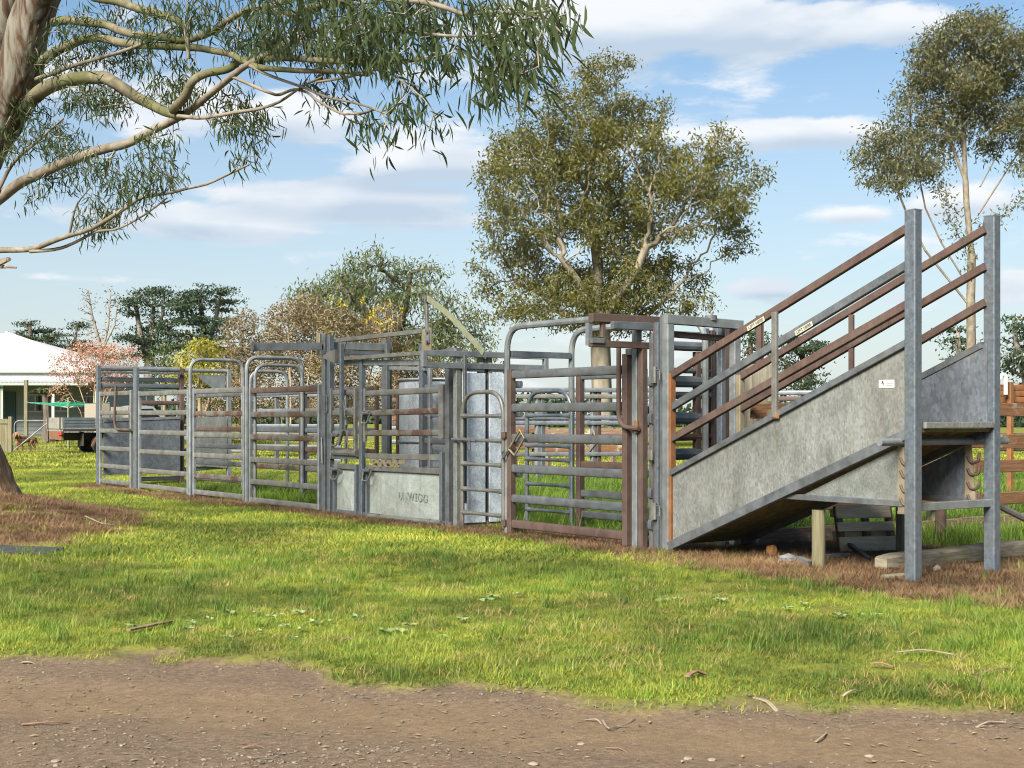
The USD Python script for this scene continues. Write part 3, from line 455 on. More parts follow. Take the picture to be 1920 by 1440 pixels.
for i in range(5):
    x = 701 + i * 11.2; put(pl, "hole", MB().tri(trimesh.creation.cylinder(.012, .006, sections=8).apply_transform(trimesh.transformations.translation_matrix(PF(x, 864.6, -.058)) @ trimesh.geometry.align_vectors([0, 0, 1], V))), BLACK)
    put(pl, "hook", MB().plate([PF(x - 5, 869, -.05), PF(x - 1, 869, -.05), PF(x + 4, 876, -.05), PF(x - 1, 876, -.05)], V, .008), ZINCY)
put(cr, "foot_pipe", MB().pipe([PF(690, 967, -.09), PF(828, 980, -.09)], .032, 10), G_RAIL, "round pipe along the door bottom")
for x, y in ((709, 970), (804, 979)): put(cr, "pipe_bracket", MB().plate([PF(x - 2, y - 6, -.12), PF(x + 2, y - 6, -.12), PF(x + 2, y + 14, -.12), PF(x - 2, y + 14, -.12)], V, .02), G_RAIL)
for x, y in ((678, 776), (621, 818), (621, 881), (680, 884)):
    la = put(cr, "latch", MB().pipe([PF(x - 5, y, -.09), PF(x + 14, y - 2, -.09)], .022, 8).box(PF(x, y, -.08), (.12, .06, .07), (U, V, UP), .01), G_DARK, "sliding pin latch")
    put(la, "pull_ring", MB().pipe(fillet([PF(x + 1, y, -.11), PF(x - 1, y + 17, -.12), PF(x + 9, y + 18, -.12), PF(x + 16, y - 1, -.11)], .03), .011, 6), G_RAIL)
for z in (1.72, 1.36, 1.0, .62): put(cr, "rear_rail", MB().rail(ST(SOF(680) + .1, T1, z), ST(SOF(860), T1, z), .085), G_RAIL_B if z > 1.3 else G_DARK)
put(cr, "floor_sill", MB().bar(ST(SOF(628), .0, .045), ST(SOF(850), .0, .035), .06, .06), G_DARK)

# ------------------------------------------------------------------ head bail
sh = SOF(857)
hb = Thing("head_bail", "head bail with two tall pale blue sheet doors hanging from a double top beam", "head bail", ST(sh, .45))
put(hb, "post", MB().post(ST(sh, 0), 0, ZOF(857, 668), .07), SHEET_F); put(hb, "post", MB().post(ST(sh + .02, TOF(948, sh)), 0, 2.0, .07), G_LIGHT); put(hb, "post", MB().post(ST(sh + .12, .03), .3, 2.05, .04), G_DARK)
for y in (665, 687):
    t0, t1 = TOF(793, sh), TOF(1018, sh); z = ZY(y, sh, .3); put(hb, "top_beam", MB().bar(ST(sh + .03, t0, z), ST(sh + .03, t1, z), .05, .07), G_LIGHT)
for x in (792, 1020): t_ = TOF(x, sh); put(hb, "end_cap", MB().bar(ST(sh + .03, t_, ZY(690, sh, .3)), ST(sh + .03, t_, ZY(661, sh, .3)), .06, .06, up=U), G_LIGHT)
put(hb, "crosshead", MB().box(ST(sh, 0, ZY(660, sh, 0)), (.09, .12, .09), (U, V, UP), .02), G_DARK)
for xa, xb in ((863, 905), (913, 947)):
    t0, t1 = TOF(xa, sh), TOF(xb, sh)
    d = put(hb, "door_sheet", MB().plate([ST(sh + .05, t0, .06), ST(sh + .05, t1, .06), ST(sh + .05, t1, ZY(700, sh, .4)), ST(sh + .05, t0, ZY(700, sh, .4))], U, .012), SHEET_B, "tall pale blue sheet door")
    for y in (694, 842, 990): put(d, "door_edge", MB().bar(ST(sh + .02, t0, ZY(y, sh, .4)), ST(sh + .02, t1, ZY(y, sh, .4)), .04, .045), G_LIGHT)
    put(d, "door_edge", MB().bar(ST(sh + .02, t0 + .02, .05), ST(sh + .02, t0 + .02, ZY(693, sh, .4)), .04, .04, up=U), G_LIGHT)
def neck(pts): return MB().sweep(fillet([ST(sh - .02, TOF(x, sh), ZY(y, sh, .45)) for x, y in pts], .12, 5), rect(.026, .03, .006), U)
put(hb, "neck_bar", neck([(903, 680), (904, 775), (905, 842), (902, 880), (908, 960), (907, 990)]), SHEET_B, "bent neck bar"); put(hb, "neck_bar", neck([(918, 680), (918, 775), (921, 842), (926, 870), (917, 960), (917, 990)]), SHEET_B, "bent neck bar"); put(hb, "neck_rod", neck([(911, 672), (911, 990)]), G_DARK)
for x in (902, 919): put(hb, "hanger", MB().box(ST(sh - .02, TOF(x, sh), ZY(684, sh, .45)), (.03, .085, .22), (U, V, UP), .02), ZINCY, "hanger bracket with a bolt")
put(hb, "sill", MB().bar(ST(sh, .0, .04), ST(sh, .92, .04), .08, .07), G_RAIL)
def pipe_gate(label, x0, x1, ytop, rungs, ybot, t, m=G_RAIL_B, r=.026):
    g = Thing("pipe_gate", label, "pipe gate", ST(SOF((x0 + x1) / 2, t), t)); s0, s1 = SOF(x0, t), SOF(x1, t); zt = ZOF((x0 + x1) / 2, ytop, t)
    put(g, "arch", MB().pipe(fillet([ST(s0, t, ZOF(x0, ybot, t)), ST(s0, t, zt), ST(s1, t, zt), ST(s1, t, ZOF(x1, ybot, t))], .30, 8), r, 10), m)
    for y in rungs: 
        z = ZOF((x0 + x1) / 2, y, t); n = 9; put(g, "rung", MB().pipe([ST(s0 + (s1 - s0) * i / (n - 1), t, z) for i in range(n)], r * .95, 8, scale=[1.35, 1.05, .9, .85, .85, .85, .9, 1.05, 1.35]), m)
    return g, s0, s1
g, s0, s1 = pipe_gate("arched pipe gate with five rungs in front of the head bail doors", 867, 944, 735, (780, 826, 871, 919, 964), 985, -.03, G_RAIL)
put(g, "latch_bar", MB().pipe([PF(848, 824, -.06), PF(872, 825, -.06), PF(892, 827, -.06)], .02, 6), G_DARK); put(g, "latch_bar", MB().pipe([PF(880, 824, -.08), PF(880, 843, -.08)], .014, 6), G_DARK)
for y in (816, 980): put(g, "hinge_knuckle", MB().tri(trimesh.creation.cylinder(.035, .07, sections=10).apply_translation(PF(945, y, -.04))), RUST)
g, s0, s1 = pipe_gate("arched pipe gate on the rear side, seen through the large rusty gate", 988, 1072, 733, (779, 836, 862, 909, 958), 985, T1 - .03, G_RAIL_B)

# ------------------------------------------------------------------ gate section between head bail and ramp
fs0, fs1 = SOF(951), SOF(1108)
ztop = 2.33
for t, lab in ((0., "tall front bow of square pipe over the rusty gate"), (T1, "tall rear bow of square pipe behind the rusty gate")):
    th = Thing("gate_bow", lab, "gate frame", ST(fs0, t))
    e_ = SOF(1196) if t else fs1
    path = [ST(fs0, t, 0), ST(fs0, t, ztop), ST(e_, t, ztop)] + ([ST(e_, t, 0)] if t else [])
    put(th, "bow", MB().sweep(fillet(path, .28, 7), oval(.032, .036), V), G_LIGHT)
    if t == 0: put(th, "end_plate", MB().plate([PF(1101, 605, 0), PF(1107, 605, 0), PF(1107, 648, 0), PF(1101, 648, 0)], V, .05), G_LIGHT)
th = Thing("cross_tie", "galvanised cross tie joining the front and rear gate bows", "tie bar", ST(fs0, 0, ztop - .27)); put(th, "tie", MB().bar(ST(fs0 + .02, .04, ztop - .30), ST(fs0 + .02, T1 - .04, ztop - .30), .05, .07), G_RAIL_B)
zF = zlist(962, 1171, (704, 766, 823, 880, 936, 985), (692, 761, 823, 887, 949, 1001))
gF = panel("yard_gate", "large six railed gate with rusty brown stiles and bottom rail, left of the loading ramp", "yard gate", SOF(960), SOF(1177), zF, -.01, [G_DARK, G_DARK, G_DARK, G_DARK, G_DARK, RUST], RUST, .075, (ZOF(960, 693), ZOF(1177, 664)), .03, .095, .05)
put(gF, "stile_cap", MB().tri(trimesh.creation.cylinder(.05, .06, sections=12).apply_translation(ST(SOF(1182), .0, ZOF(1180, 660)))), G_DARK)
def diamond(x0, y0, x1, y1, w, t): return MB().pipe([PF(a, b, t) for a, b in ((x0, y0), (x1 - w, y0 + (y1 - y0) * .10), (x1, y1 * .55 + y0 * .45), (x0 + w, y1), (x0, y0))], .013, 6)
put(gF, "slam_latch", MB().pipe([PF(*q_, -.08) for q_ in ((954, 842), (975, 806), (983, 821), (965, 854), (954, 842))], .014, 6), ZINCY, "diamond shaped wire latch handle")
put(gF, "latch_hook", MB().pipe(fillet([PF(957, 838, -.08), PF(942, 861, -.08), PF(941, 848, -.08), PF(946, 845, -.08)], .03), .012, 6), G_DARK)
put(gF, "hinge_lug", MB().box(ST(SOF(952), -.04, ZOF(950, 815)), (.05, .05, .06), (U, V, UP), .01), RUST)
rr_ = panel("rail_fence", "rear side rails with a rusty stile behind the large rusty gate", "cattle panel", SOF(1088, T1), SOF(1206, T1), [1.79, 1.42, 1.08, .77, .44, .20], T1, [G_RAIL_B, G_RAIL_B, RUST, RUST, G_DARK, G_DARK], smats=(RUST, G_POST), sw=.075)
put(rr_, "wire_latch", MB().pipe([PF(*q_, T1 - .08) for q_ in ((1113, 806), (1118, 832), (1107, 846), (1096, 832), (1112, 812))], .012, 6), ZINCY)
# rusty slide gate with its track
sr = SOF(1206)
th = Thing("slide_gate", "rusty brown slide gate track on two levels with a long bent brown handle", "slide gate", ST(sr, 0))
t0 = TOF(1108, sr)
put(th, "track_beam", MB().bar(ST(sr, t0, ZY(598, sr, t0 / 2)), ST(sr, TOF(1236, sr), ZY(598, sr, t0 / 2)), .08, .085), RUST); put(th, "track_beam", MB().bar(ST(sr, TOF(1107, sr), ZY(646, sr, t0 / 2)), ST(sr, TOF(1224, sr), ZY(646, sr, t0 / 2)), .06, .065), RUST); put(th, "track_beam", MB().bar(ST(sr + .08, TOF(1138, sr), ZY(612, sr, -.2)), ST(sr + .08, .3, ZY(612, sr, -.2)), .05, .075), G_RAIL_B, "galvanised track rail")
put(th, "roller_hook", MB().box(ST(sr, TOF(1130, sr), ZY(615, sr, -.5)), (.05, .06, .18), (U, V, UP), .015), RUST)
put(th, "track_stub", MB().bar(ST(sr + .02, TOF(1106, sr), ZY(639, sr, -.6)), ST(sr + .02, TOF(1128, sr), ZY(639, sr, -.6)), .05, .05), G_LIGHT)
put(th, "post", MB().post(ST(SOF(1194), 0), 0, ZOF(1194, 619), .075), G_LIGHT); put(th, "post", MB().post(ST(SOF(1205), 0), 0, ZOF(1205, 648), .07), RUST)
put(th, "handle", MB().pipe(fillet([PF(1160, 650, -.07), PF(1160, 800, -.07), PF(1198, 804, -.07)], .24, 8), .024, 10), RUST, "long bent brown handle")
put(th, "weld_patch", MB().box(ST(SOF(1200), -.05, ZOF(1200, 800)), (.05, .03, .12), (U, V, UP), .01), RUST_B)
th = panel("rail_fence", "very narrow panel of rail stubs next to the ramp gate posts", "cattle panel", SOF(1211), SOF(1224), [ZOF(1217, y) for y in (715, 785, 854, 925, 984)], .02, G_RAIL_B, stiles=(0, 0), h=.10, loc=ST(SOF(1217), 0))
put(th, "stile", MB().post(ST(SOF(1216), .05), 0, 2.15, .05), G_DARK)
th = Thing("gate_post", "tall post with rust brown edge and wired hinge lugs left of the ramp frame", "gate post", ST(SOF(1231), 0)); put(th, "upright", MB().post(ST(SOF(1228), .02), 0, ZOF(1228, 606), .05), RUST); put(th, "upright", MB().post(ST(SOF(1234), 0), 0, ZOF(1234, 604), .055), G_POST)
for y in (703, 958): 
    lug = put(th, "hinge_lug", MB().box(ST(SOF(1233), -.05, ZOF(1233, y)), (.07, .04, .16), (U, V, UP), .012), G_RAIL); put(lug, "pin", MB().pipe([PF(1230, y - 9, -.08), PF(1237, y - 9, -.08), PF(1237, y + 9, -.08)], .010, 6), G_DARK)
put(th, "hinge_lug", MB().box(ST(SOF(1227), -.05, ZOF(1227, 853)), (.07, .04, .10), (U, V, UP), .02), G_RAIL)
# frame at the head of the ramp
s1_, tw = SOF(1250), .90
th = Thing("ramp_frame", "tall square galvanised portal frame at the foot of the loading ramp", "gate frame", ST(s1_, 0))
zt = ZOF(1250, 592)
put(th, "post", MB().post(ST(SOF(1244.5), 0), 0, zt, .06), G_DARK); put(th, "post", MB().post(ST(SOF(1253), 0), 0, zt - .002, .085), G_LIGHT); put(th, "post", MB().post(ST(s1_, TOF(1378, s1_)), 0, zt - .03, .085), G_LIGHT); put(th, "post", MB().post(ST(s1_ - .1, TOF(1366, s1_)), 0, zt - .06, .06), G_POST)
put(th, "top_beam", MB().bar(ST(s1_ + .03, -.045, zt - .035), ST(s1_ + .03, TOF(1385, s1_), zt - .055), .08, .09), G_LIGHT); put(th, "inner_beam", MB().bar(ST(s1_ - .06, .05, zt - .17), ST(s1_ - .06, TOF(1362, s1_), zt - .19), .05, .06), RUST)
put(th, "cap", MB().tri(trimesh.creation.cylinder(.06, .05, sections=12).apply_translation(ST(s1_ + .03, TOF(1329, s1_), zt))), G_DARK)
# gates standing inside behind the ramp foot
sb = s1_ - .55
th = Thing("cross_gate", "gate of fat round rails and mixed rusty uprights standing behind the portal frame", "yard gate", ST(sb, .8))
for y, r, m in ((625, .03, G_RAIL_B), (648, .05, G_RAIL_B), (694, .03, G_DARK), (715, .062, G_RAIL_B), (741, .04, G_RAIL_B), (784, .062, G_RAIL_B), (820, .04, RUST), (852, .062, G_RAIL_B), (900, .05, G_DARK)):
    put(th, "rail", MB().pipe([ST(sb, TOF(1252, sb), ZY(y, sb, .5)), ST(sb, TOF(1330, sb), ZY(y, sb, .5))], r, 10), m)
for x, w, m, y0 in ((1307, .07, RUST, 660), (1323, .06, G_POST, 615), (1334, .06, RUST, 618), (1345, .075, G_POST, 610), (1360, .085, RUST, 604)): put(th, "upright", MB().post(ST(sb, TOF(x, sb)), 0, ZY(y0, sb, .9), w), m)
put(th, "weld_patch", MB().box(ST(sb - .04, TOF(1333, sb), ZY(640, sb, .9)), (.04, .07, .16), (U, V, UP), .01), RUST_B)
# ------------------------------------------------------------------ loading ramp
lr = Thing("loading_ramp", "galvanised cattle loading ramp with sheet sides, rusty handrails and two tall end posts", "loading ramp", ST(SOF(1480), .45))
tn, tf = 0.0, .93
def lbar(name, x0, y0, x1, y1, w, h, t, m, lab=None): return put(lr, name, MB().bar(PF(x0, y0, t), PF(x1, y1, t), w, h), m, lab)
sN, sF = SOF(1719), SOF(1719)
side = put(lr, "side_sheet", MB().plate([PF(1256, 893, tn), PF(1256, 1026, tn), PF(1710, 812, tn), PF(1710, 640, tn)], V, .008), SHEET, "outer sheet of the near side")
stk = put(lr, "sticker", MB().plate([PF(1648, 712.5, tn - .008), PF(1677, 712, tn - .008), PF(1677, 727, tn - .008), PF(1648, 727, tn - .008)], V, .002), WHITE, "small white maker's sticker")
put(stk, "emblem", MB().plate([PF(1653, 714, tn - .0105), PF(1655.5, 714, tn - .0105), PF(1657, 719, tn - .0105), PF(1656, 724, tn - .0105), PF(1655, 719, tn - .0105)], V, .001).plate([PF(1651, 720.5, tn - .0105), PF(1653, 717.5, tn - .0105), PF(1653, 720, tn - .0105)], V, .001).plate([PF(1658.5, 715, tn - .0105), PF(1660.5, 715, tn - .0105), PF(1659.5, 716.5, tn - .0105)], V, .001), INK, smooth=False)
put(stk, "print_line", MB().plate([PF(1662, 719, tn - .0105), PF(1675, 719, tn - .0105), PF(1675, 719.8, tn - .0105), PF(1662, 719.8, tn - .0105)], V, .001).plate([PF(1662, 722, tn - .0105), PF(1675, 722, tn - .0105), PF(1675, 722.6, tn - .0105), PF(1662, 722.6, tn - .0105)], V, .001), G_RAIL, smooth=False)
def tof_line(x0, y0, x1, y1, t): return ZOF(x0, y0, t), ZOF(x1, y1, t)
zbl, zbr, ztl, ztr = ZOF(1258, 1024), ZOF(1708, 812), ZOF(1258, 888), ZOF(1708, 640)
sL, sR = SOF(1258), SOF(1708)
def SZ(s, z0, z1): return z0 + (z1 - z0) * (s - sL) / (sR - sL)
def incl(name, z0, z1, t, w, h, m, lab=None, a=None, b=None): return put(lr, name, MB().bar(ST(a or sL, t, z0), ST(b or sR, t, z1), w, h), m, lab)
incl("top_channel", ztl, ztr, tn - .012, .05, .055, G_DARK); incl("bottom_channel", zbl, zbr, tn - .014, .06, .085, G_DARK)
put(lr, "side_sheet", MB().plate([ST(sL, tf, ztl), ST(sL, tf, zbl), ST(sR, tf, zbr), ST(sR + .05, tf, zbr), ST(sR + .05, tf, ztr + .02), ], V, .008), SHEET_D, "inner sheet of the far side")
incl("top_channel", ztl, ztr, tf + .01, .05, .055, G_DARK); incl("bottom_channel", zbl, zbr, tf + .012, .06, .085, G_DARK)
# handrails: near ones measured, far ones the same heights on the far side
rails = [((1251, 709), (1707, 425), RUST, "rusty handrail"), ((1251, 769), (1707, 494), G_DARK, "handrail, half galvanised"), ((1251, 828), (1707, 568), RUST, "rusty handrail")]
nr = []
for (a, b), (c, d), m, lab in rails:
    z0, z1 = ZOF(a, b), ZOF(c, d); s0, s1 = SOF(a), SOF(c)
    nr.append(put(lr, "handrail", MB().bar(ST(s0, tn, z0), ST(s1, tn, z1), .05, .068), m, lab))
sQ = s1_ + .02
for (x0, y0), (x1, y1), m in (((1379, 713), (1848, 430), RUST), ((1379, 773), (1848, 500), RUST), ((1390, 835), (1848, 567), RUST)):
    put(lr, "handrail", MB().bar(PF(x0, y0, tf), PF(x1, y1, tf), .05, .066), m, "rusty handrail of the far side")
def onbar(x, yoff, line): (a, b), (c, d) = line; return b + (d - b) * (x - a) / (c - a) + yoff
for x0, ln, par in ((1401, rails[0], nr[0]), (1491, rails[1], nr[1])):
    line = (ln[0], ln[1]); p0 = PF(x0, onbar(x0, 1.2, line), tn - .029); p1 = PF(x0 + 32, onbar(x0 + 32, 1.2, line), tn - .029); a = p1 - p0; L_ = np.linalg.norm(a); a /= L_; b = np.cross(-V, a)
    st = put(lr, "label_strip", MB().plate([p0 - b * .022, p1 - b * .022, p1 + b * .022, p0 + b * .022], V, .002), CREAM, "cream LIFT HERE label")
    tm = meshkit.text_mesh("LIFT HERE", .026, .0012, True); tv = np.array(tm.vertices); k = L_ * .84 / tv[:, 0].max(); o = p0 + a * L_ * .08 - b * .013 - V * .0015
    put(st, "lettering", (o + tv[:, :1] * k * a + tv[:, 1:2] * b + tv[:, 2:] * -V, np.array(tm.faces)), INK, smooth=False)
put(lr, "stanchion", MB().bar(PF(1453, 782, tn - .03), PF(1453, 585, tn - .03), .035, .06, up=U), G_RAIL); put(lr, "stanchion", MB().bar(PF(1596.5, 700, tf + .0), PF(1596.5, 590, tf), .035, .05, up=U), RUST, "rusty stanchion")
put(lr, "stanchion_foot", MB().box(PF(1455, 778, tn - .035), (.07, .02, .06), (U, V, UP), .006), RUST_B)
put(lr, "hinge_post", MB().post(ST(sL - .0, tn), .02, ZOF(1252, 700), .07), RUST_B, "rust orange foot post"); put(lr, "hinge_post", MB().post(ST(sL, tf), .02, ZOF(1252, 700), .07), ZINCY)
# tall posts
zN, zFt = ZOF(1719, 396), ZOF(1719, 400)
put(lr, "end_post", MB().post(ST(sN, tn - .045), -.12, zN, .105, .095, .008), G_POST, "tall near end post"); tfp = TOF(1860, sN); put(lr, "end_post", MB().post(ST(sN, tfp), -.10, ZY(406, sN, tfp), .105, .095, .008), G_POST, "tall far end post")
for t in (tn - .045, tfp): put(lr, "post_cap", MB().box(ST(sN, t, (zN if t < .5 else ZY(406, sN, tfp)) + .004), (.108, .098, .008), (U, V, UP)), G_LIGHT)
put(lr, "cross_tie", MB().bar(ST(sN, tn, ZY(951, sN, 0)), ST(sN, tfp, ZY(951, sN, 0)), .05, .065), G_LIGHT)
# floor
zfl, zfr = zbl + .03, zbr + .04
for i in range(5):
    a, b = .02 + i * .18, .02 + i * .18 + .172; up_ = np.cross(ST(sR, 0, zfr) - ST(sL, 0, zfl), V); up_ /= np.linalg.norm(up_)
    put(lr, "floor_plank", MB().sweep([ST(sL, (a + b) / 2, zfl), ST(sR, (a + b) / 2, zfr)], rect((b - a) / 2, .018, .004), V, up_), T_FLOOR)
for k in range(9):
    s = sL + (sR - sL) * (k + .6) / 9.5; z = SZ(s, zfl, zfr) + .03; put(lr, "cleat", MB().bar(ST(s, .03, z), ST(s, .90, z), .05, .03), G_DARK)
zp = ZY(800, sN, 0)
put(lr, "platform_floor", MB().plate([ST(sR - .35, .0, zp - .03), ST(sN + .02, .02, zp - .03), ST(sN + .02, .93, zp - .03), ST(sR - .35, .93, zp - .03)], UP, .03), T_FLOOR, "timber platform at the top")
put(lr, "platform_lip", MB().bar(ST(sN + .04, .04, zp + .012), ST(sN + .04, .92, zp + .012), .05, .05), SHEET, "bright platform edge")
put(lr, "height_pipe", MB().pipe([ST(sN - .14, TOF(1649, sN - .14), ZY(829, sN, .0)), ST(sN - .14, TOF(1887, sN - .14), ZY(829, sN, .4))], .031, 12), G_LIGHT, "round pipe the ramp hangs on")
# lower wedge box with hook racks
wl, wr = SOF(1500), SOF(1683)
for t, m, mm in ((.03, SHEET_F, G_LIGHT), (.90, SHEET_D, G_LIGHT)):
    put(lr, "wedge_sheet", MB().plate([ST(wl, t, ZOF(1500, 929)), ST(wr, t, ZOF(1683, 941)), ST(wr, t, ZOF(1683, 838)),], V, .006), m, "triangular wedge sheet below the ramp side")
    put(lr, "wedge_rail", MB().bar(ST(SOF(1468), t - .01, ZOF(1468, 930)), ST(SOF(1692), t - .01, ZOF(1692, 945)), .05, .05), G_DARK)
    sk = wr + .06
    rack = put(lr, "hook_rack", MB().plate([ST(wr, t - .02, ZOF(1683, 958)), ST(wr + .11, t - .02, ZOF(1683, 958)), ST(wr + .06, t - .02, ZOF(1683, 838)), ST(wr, t - .02, ZOF(1683, 836))], V, .014), ZINCY, "rusty hooked height rack")
    for y in (858, 882, 909, 934):
        z = ZOF(1685, y); put(rack, "hook", MB().pipe(fillet([ST(wr + .03, t - .03, z), ST(wr + .06, t - .03, z - .06), ST(wr + .14, t - .03, z - .05), ST(wr + .145, t - .03, z + .03)], .05, 5), .013, 6), RUST)
    put(lr, "rack_post", MB().post(ST(wr - .01, t + .03), ZOF(1683, 950), ZOF(1683, 836), .05), G_LIGHT)
put(lr, "tie_strap", MB().bar(PF(1684, 961, .0), PF(1712, 963, .0), .02, .025), ZINCY)
# ------------------------------------------------------------------ scraps and posts under the ramp
def squarepost(name, label, x, ybot, ytop, w, m, cat="timber post", ax=None, round_=False):
    p = GR(x, ybot); k = p[1] / FPX; zt = EYE + (HY - ytop) * k; p = np.array([p[0], p[1], 0])
    if round_: mb = MB().pipe([p + UP * -.05, p + UP * zt], w / 2, 14)
    else:
        mb = MB().post(p, -.05, zt, w, w * .9, .012, (np.array([math.cos(.3), math.sin(.3), 0]), np.array([-math.sin(.3), math.cos(.3), 0])))
    return single(name, mb, m, label, cat)
squarepost("timber_stump", "short grey timber post standing alone under the ramp, in front of the pallet", 1535, 1066, 956, .118, T_POST, round_=True)
squarepost("timber_post", "brown square timber post right beside the near tall ramp post", 1697, 1040, 925, .14, T_GREY)
squarepost("steel_post", "short rust red round steel post behind the ramp's cross tie", 1764, 1017, 930, .115, RUST, "steel post", round_=True)
squarepost("strainer_post", "thick split timber strainer post behind the ramp handrails", 1419, 1010, 684, .27, T_GREY)
p = GR(1430, 1012); single("steel_post", MB().box(np.array([p[0], p[1] + .25, 1.2]), (.055, .04, 2.45)).box(np.array([p[0] + .045, p[1] + .25, 1.2]), (.012, .09, 2.45)), RUST, "tall thin rusty steel post rising above the strainer post", "steel post")
# pallet, leaning back
po = GR(1640, 1040); pw, ph = .62, .52; pa = np.array([.97, .24, 0.]); pb = np.array([-.06, .25, .96]); pb /= np.linalg.norm(pb); pn = np.cross(pa, pb)
pal = Thing("pallet", "pale broken timber pallet leaning behind the stump under the ramp", "pallet", po); o = po + np.array([-.30, .1, .0])
for i, (h0, h1) in enumerate(((.02, .16), (.215, .305), (.345, .47))):
    c = o + pa * (pw / 2 - .01 * i) + pb * (h0 + h1) / 2; put(pal, "board", MB().box(c - pn * .0, (pw - .02 * i, h1 - h0, .022), (pa, pb, pn), .004), T_PALE)
for x in (.02, .30, .56): put(pal, "bearer", MB().box(o + pa * (x + .03) + pb * .24 - pn * .06, (.05, .48, .08), (pa, pb, pn), .004), T_BRD)
for h in (.2, .42): put(pal, "back_board", MB().box(o + pa * pw / 2 + pb * h - pn * .115, (pw, .08, .02), (pa, pb, pn), .004), T_PALE)
# fallen sleeper and litter
a, b = GR(1648, 1072), GR(1960, 1040); a[2] = b[2] = .075; sl = MB(); n_ = 14; jr = np.random.default_rng(3)
sl.sweep([a + (b - a) * i / (n_ - 1) + jr.normal(0, .006, 3) for i in range(n_)], rect(.085, .075, .025), scale=[.7, .93] + [1 + .05 * math.sin(i * 1.7) for i in range(n_ - 2)])
single("fallen_sleeper", sl, T_LOG, "heavy old timber sleeper lying on the ground behind the tall ramp posts", "timber log")
a, b = GR(1660, 1087), GR(1712, 1083); a[2] = b[2] = .02; single("timber_offcut", MB().bar(a, b, .09, .035), T_GREY, "small flat grey offcut lying against the sleeper's near end", "offcut")
for (x0, y0, x1, y1, r, m, lab, nm) in ((1586, 1034, 1630, 1056, .020, BLACK, "black plastic channel strip lying tilted beside the sleeper", "plastic_strip"), (1545, 1049, 1595, 1046, .018, PLASTIC_G, "pale grey strip lying behind the short stump", "metal_strip"), (1497, 1056, 1521, 1066, .026, PLASTIC_G, "hollow grey tube end left of the short stump", "tube_scrap")):
    a, b = GR(x0, y0), GR(x1, y1); a[2] = b[2] = r + .01; a[2] += .06 if m is BLACK else 0; single(nm, MB().sweep([a, b], [(-r, -r), (r, -r), (r, r), (r * .7, r), (r * .7, -r * .7), (-r * .7, -r * .7), (-r * .7, r), (-r, r)], cap=False), m, lab, "scrap")
c = GR(1478, 1054); bl = trimesh.creation.icosphere(3, 1.0); bl.vertices *= np.array([.085, .05, .045]) * (1 + .3 * (meshkit.noise(bl.vertices * 2.1, 4)[:, None] - .5)); single("plastic_bag", MB().add(bl.vertices + c + [0, 0, .03], bl.faces), PLASTIC_G, "crumpled pale grey plastic scrap left of the stump", "scrap")
c = GR(1447, 1043); bl = trimesh.creation.icosphere(3, 1.0); bl.vertices *= np.array([.055, .05, .06]) * (1 + .5 * (meshkit.noise(bl.vertices * 1.8, 9)[:, None] - .5)); single("clay_lump", MB().add(bl.vertices + c + [0, 0, .05], bl.faces), ORANGE, "orange brown lump in the dead grass at the ramp's foot", "lump")
c = GR(1757, 1074); bl = trimesh.creation.icosphere(2, .035); bl.vertices *= 1 + .4 * (meshkit.noise(bl.vertices * 40, 2)[:, None] - .5); single("pale_stone", MB().add(bl.vertices + c + [0, 0, .03], bl.faces), QUARTZ, "small pale stone between the two tall ramp posts", "stone")
# prop pole at the right edge
single("prop_pole", MB().pipe([ST(sN - .1, tfp + .05, .62), np.array([4.75, 12.2, .30])], .03, 8), G_RAIL, "grey pipe brace sloping down right of the far ramp post", "pipe brace")
# ------------------------------------------------------------------ timber fence behind the ramp
f0, f1 = np.array([2.4, 13.95, 0.]), np.array([7.6, 17.0, 0.]); fd = (f1 - f0); FL = np.linalg.norm(fd); fd /= FL; fn = np.array([fd[1], -fd[0], 0.])
fe = Thing("timber_fence", "faded red five board timber fence behind the loading ramp", "fence", (f0 + f1) / 2)
for i, (z0, z1) in enumerate(((1.31, 1.46), (.98, 1.14), (.68, .82), (.34, .48), (.02, .19))):
    for k in range(2):
        a = f0 + fd * (FL * k / 2 + .01); b = f0 + fd * (FL * (k + 1) / 2 - .01); dz = (.01, -.015)[k] * ((i % 2) * 2 - 1)
        n_ = 9; pth = [a + (b - a) * j / (n_ - 1) + UP * ((z0 + z1) / 2 + dz + .008 * math.sin(j * 1.3 + i)) for j in range(n_)]
        put(fe, "board", MB().sweep(pth, rect(.019, (z1 - z0) / 2, .006), fn), T_BRD if i == 4 else T_RED)
for d_, w in ((.3, .17), (2.75, .19), (4.45, .2), (5.85, .18)):
    p = f0 + fd * d_ - fn * .13; put(fe, "post", MB().pipe([p - UP * .1, p + UP * 1.48], w / 2, 12), T_POST, "round greenish post")
# red steel yard behind it and its pale pipe
th = Thing("red_steel_panel", "rust red steel panel with a bent pale pipe behind the timber fence", "cattle panel", (8.2, 22, 0))
for y in (727, 738, 750, 818, 840): put(th, "rail", MB().rail(PX(1872, y, 22), PX(1960, y, 22.4), .10, .045), RUST_B if y < 800 else RUST)
for x in (1894, 1940): put(th, "upright", MB().post(PX(x, 800, 22) * [1, 1, 0], 0, 1.88, .08), RUST_B)
put(th, "vent_pipe", MB().pipe(fillet([PX(1886, 740, 21.9), PX(1886, 704, 21.9), PX(1878, 702, 21.9), PX(1876, 712, 21.9)], .08), .035, 8), FASCIA)

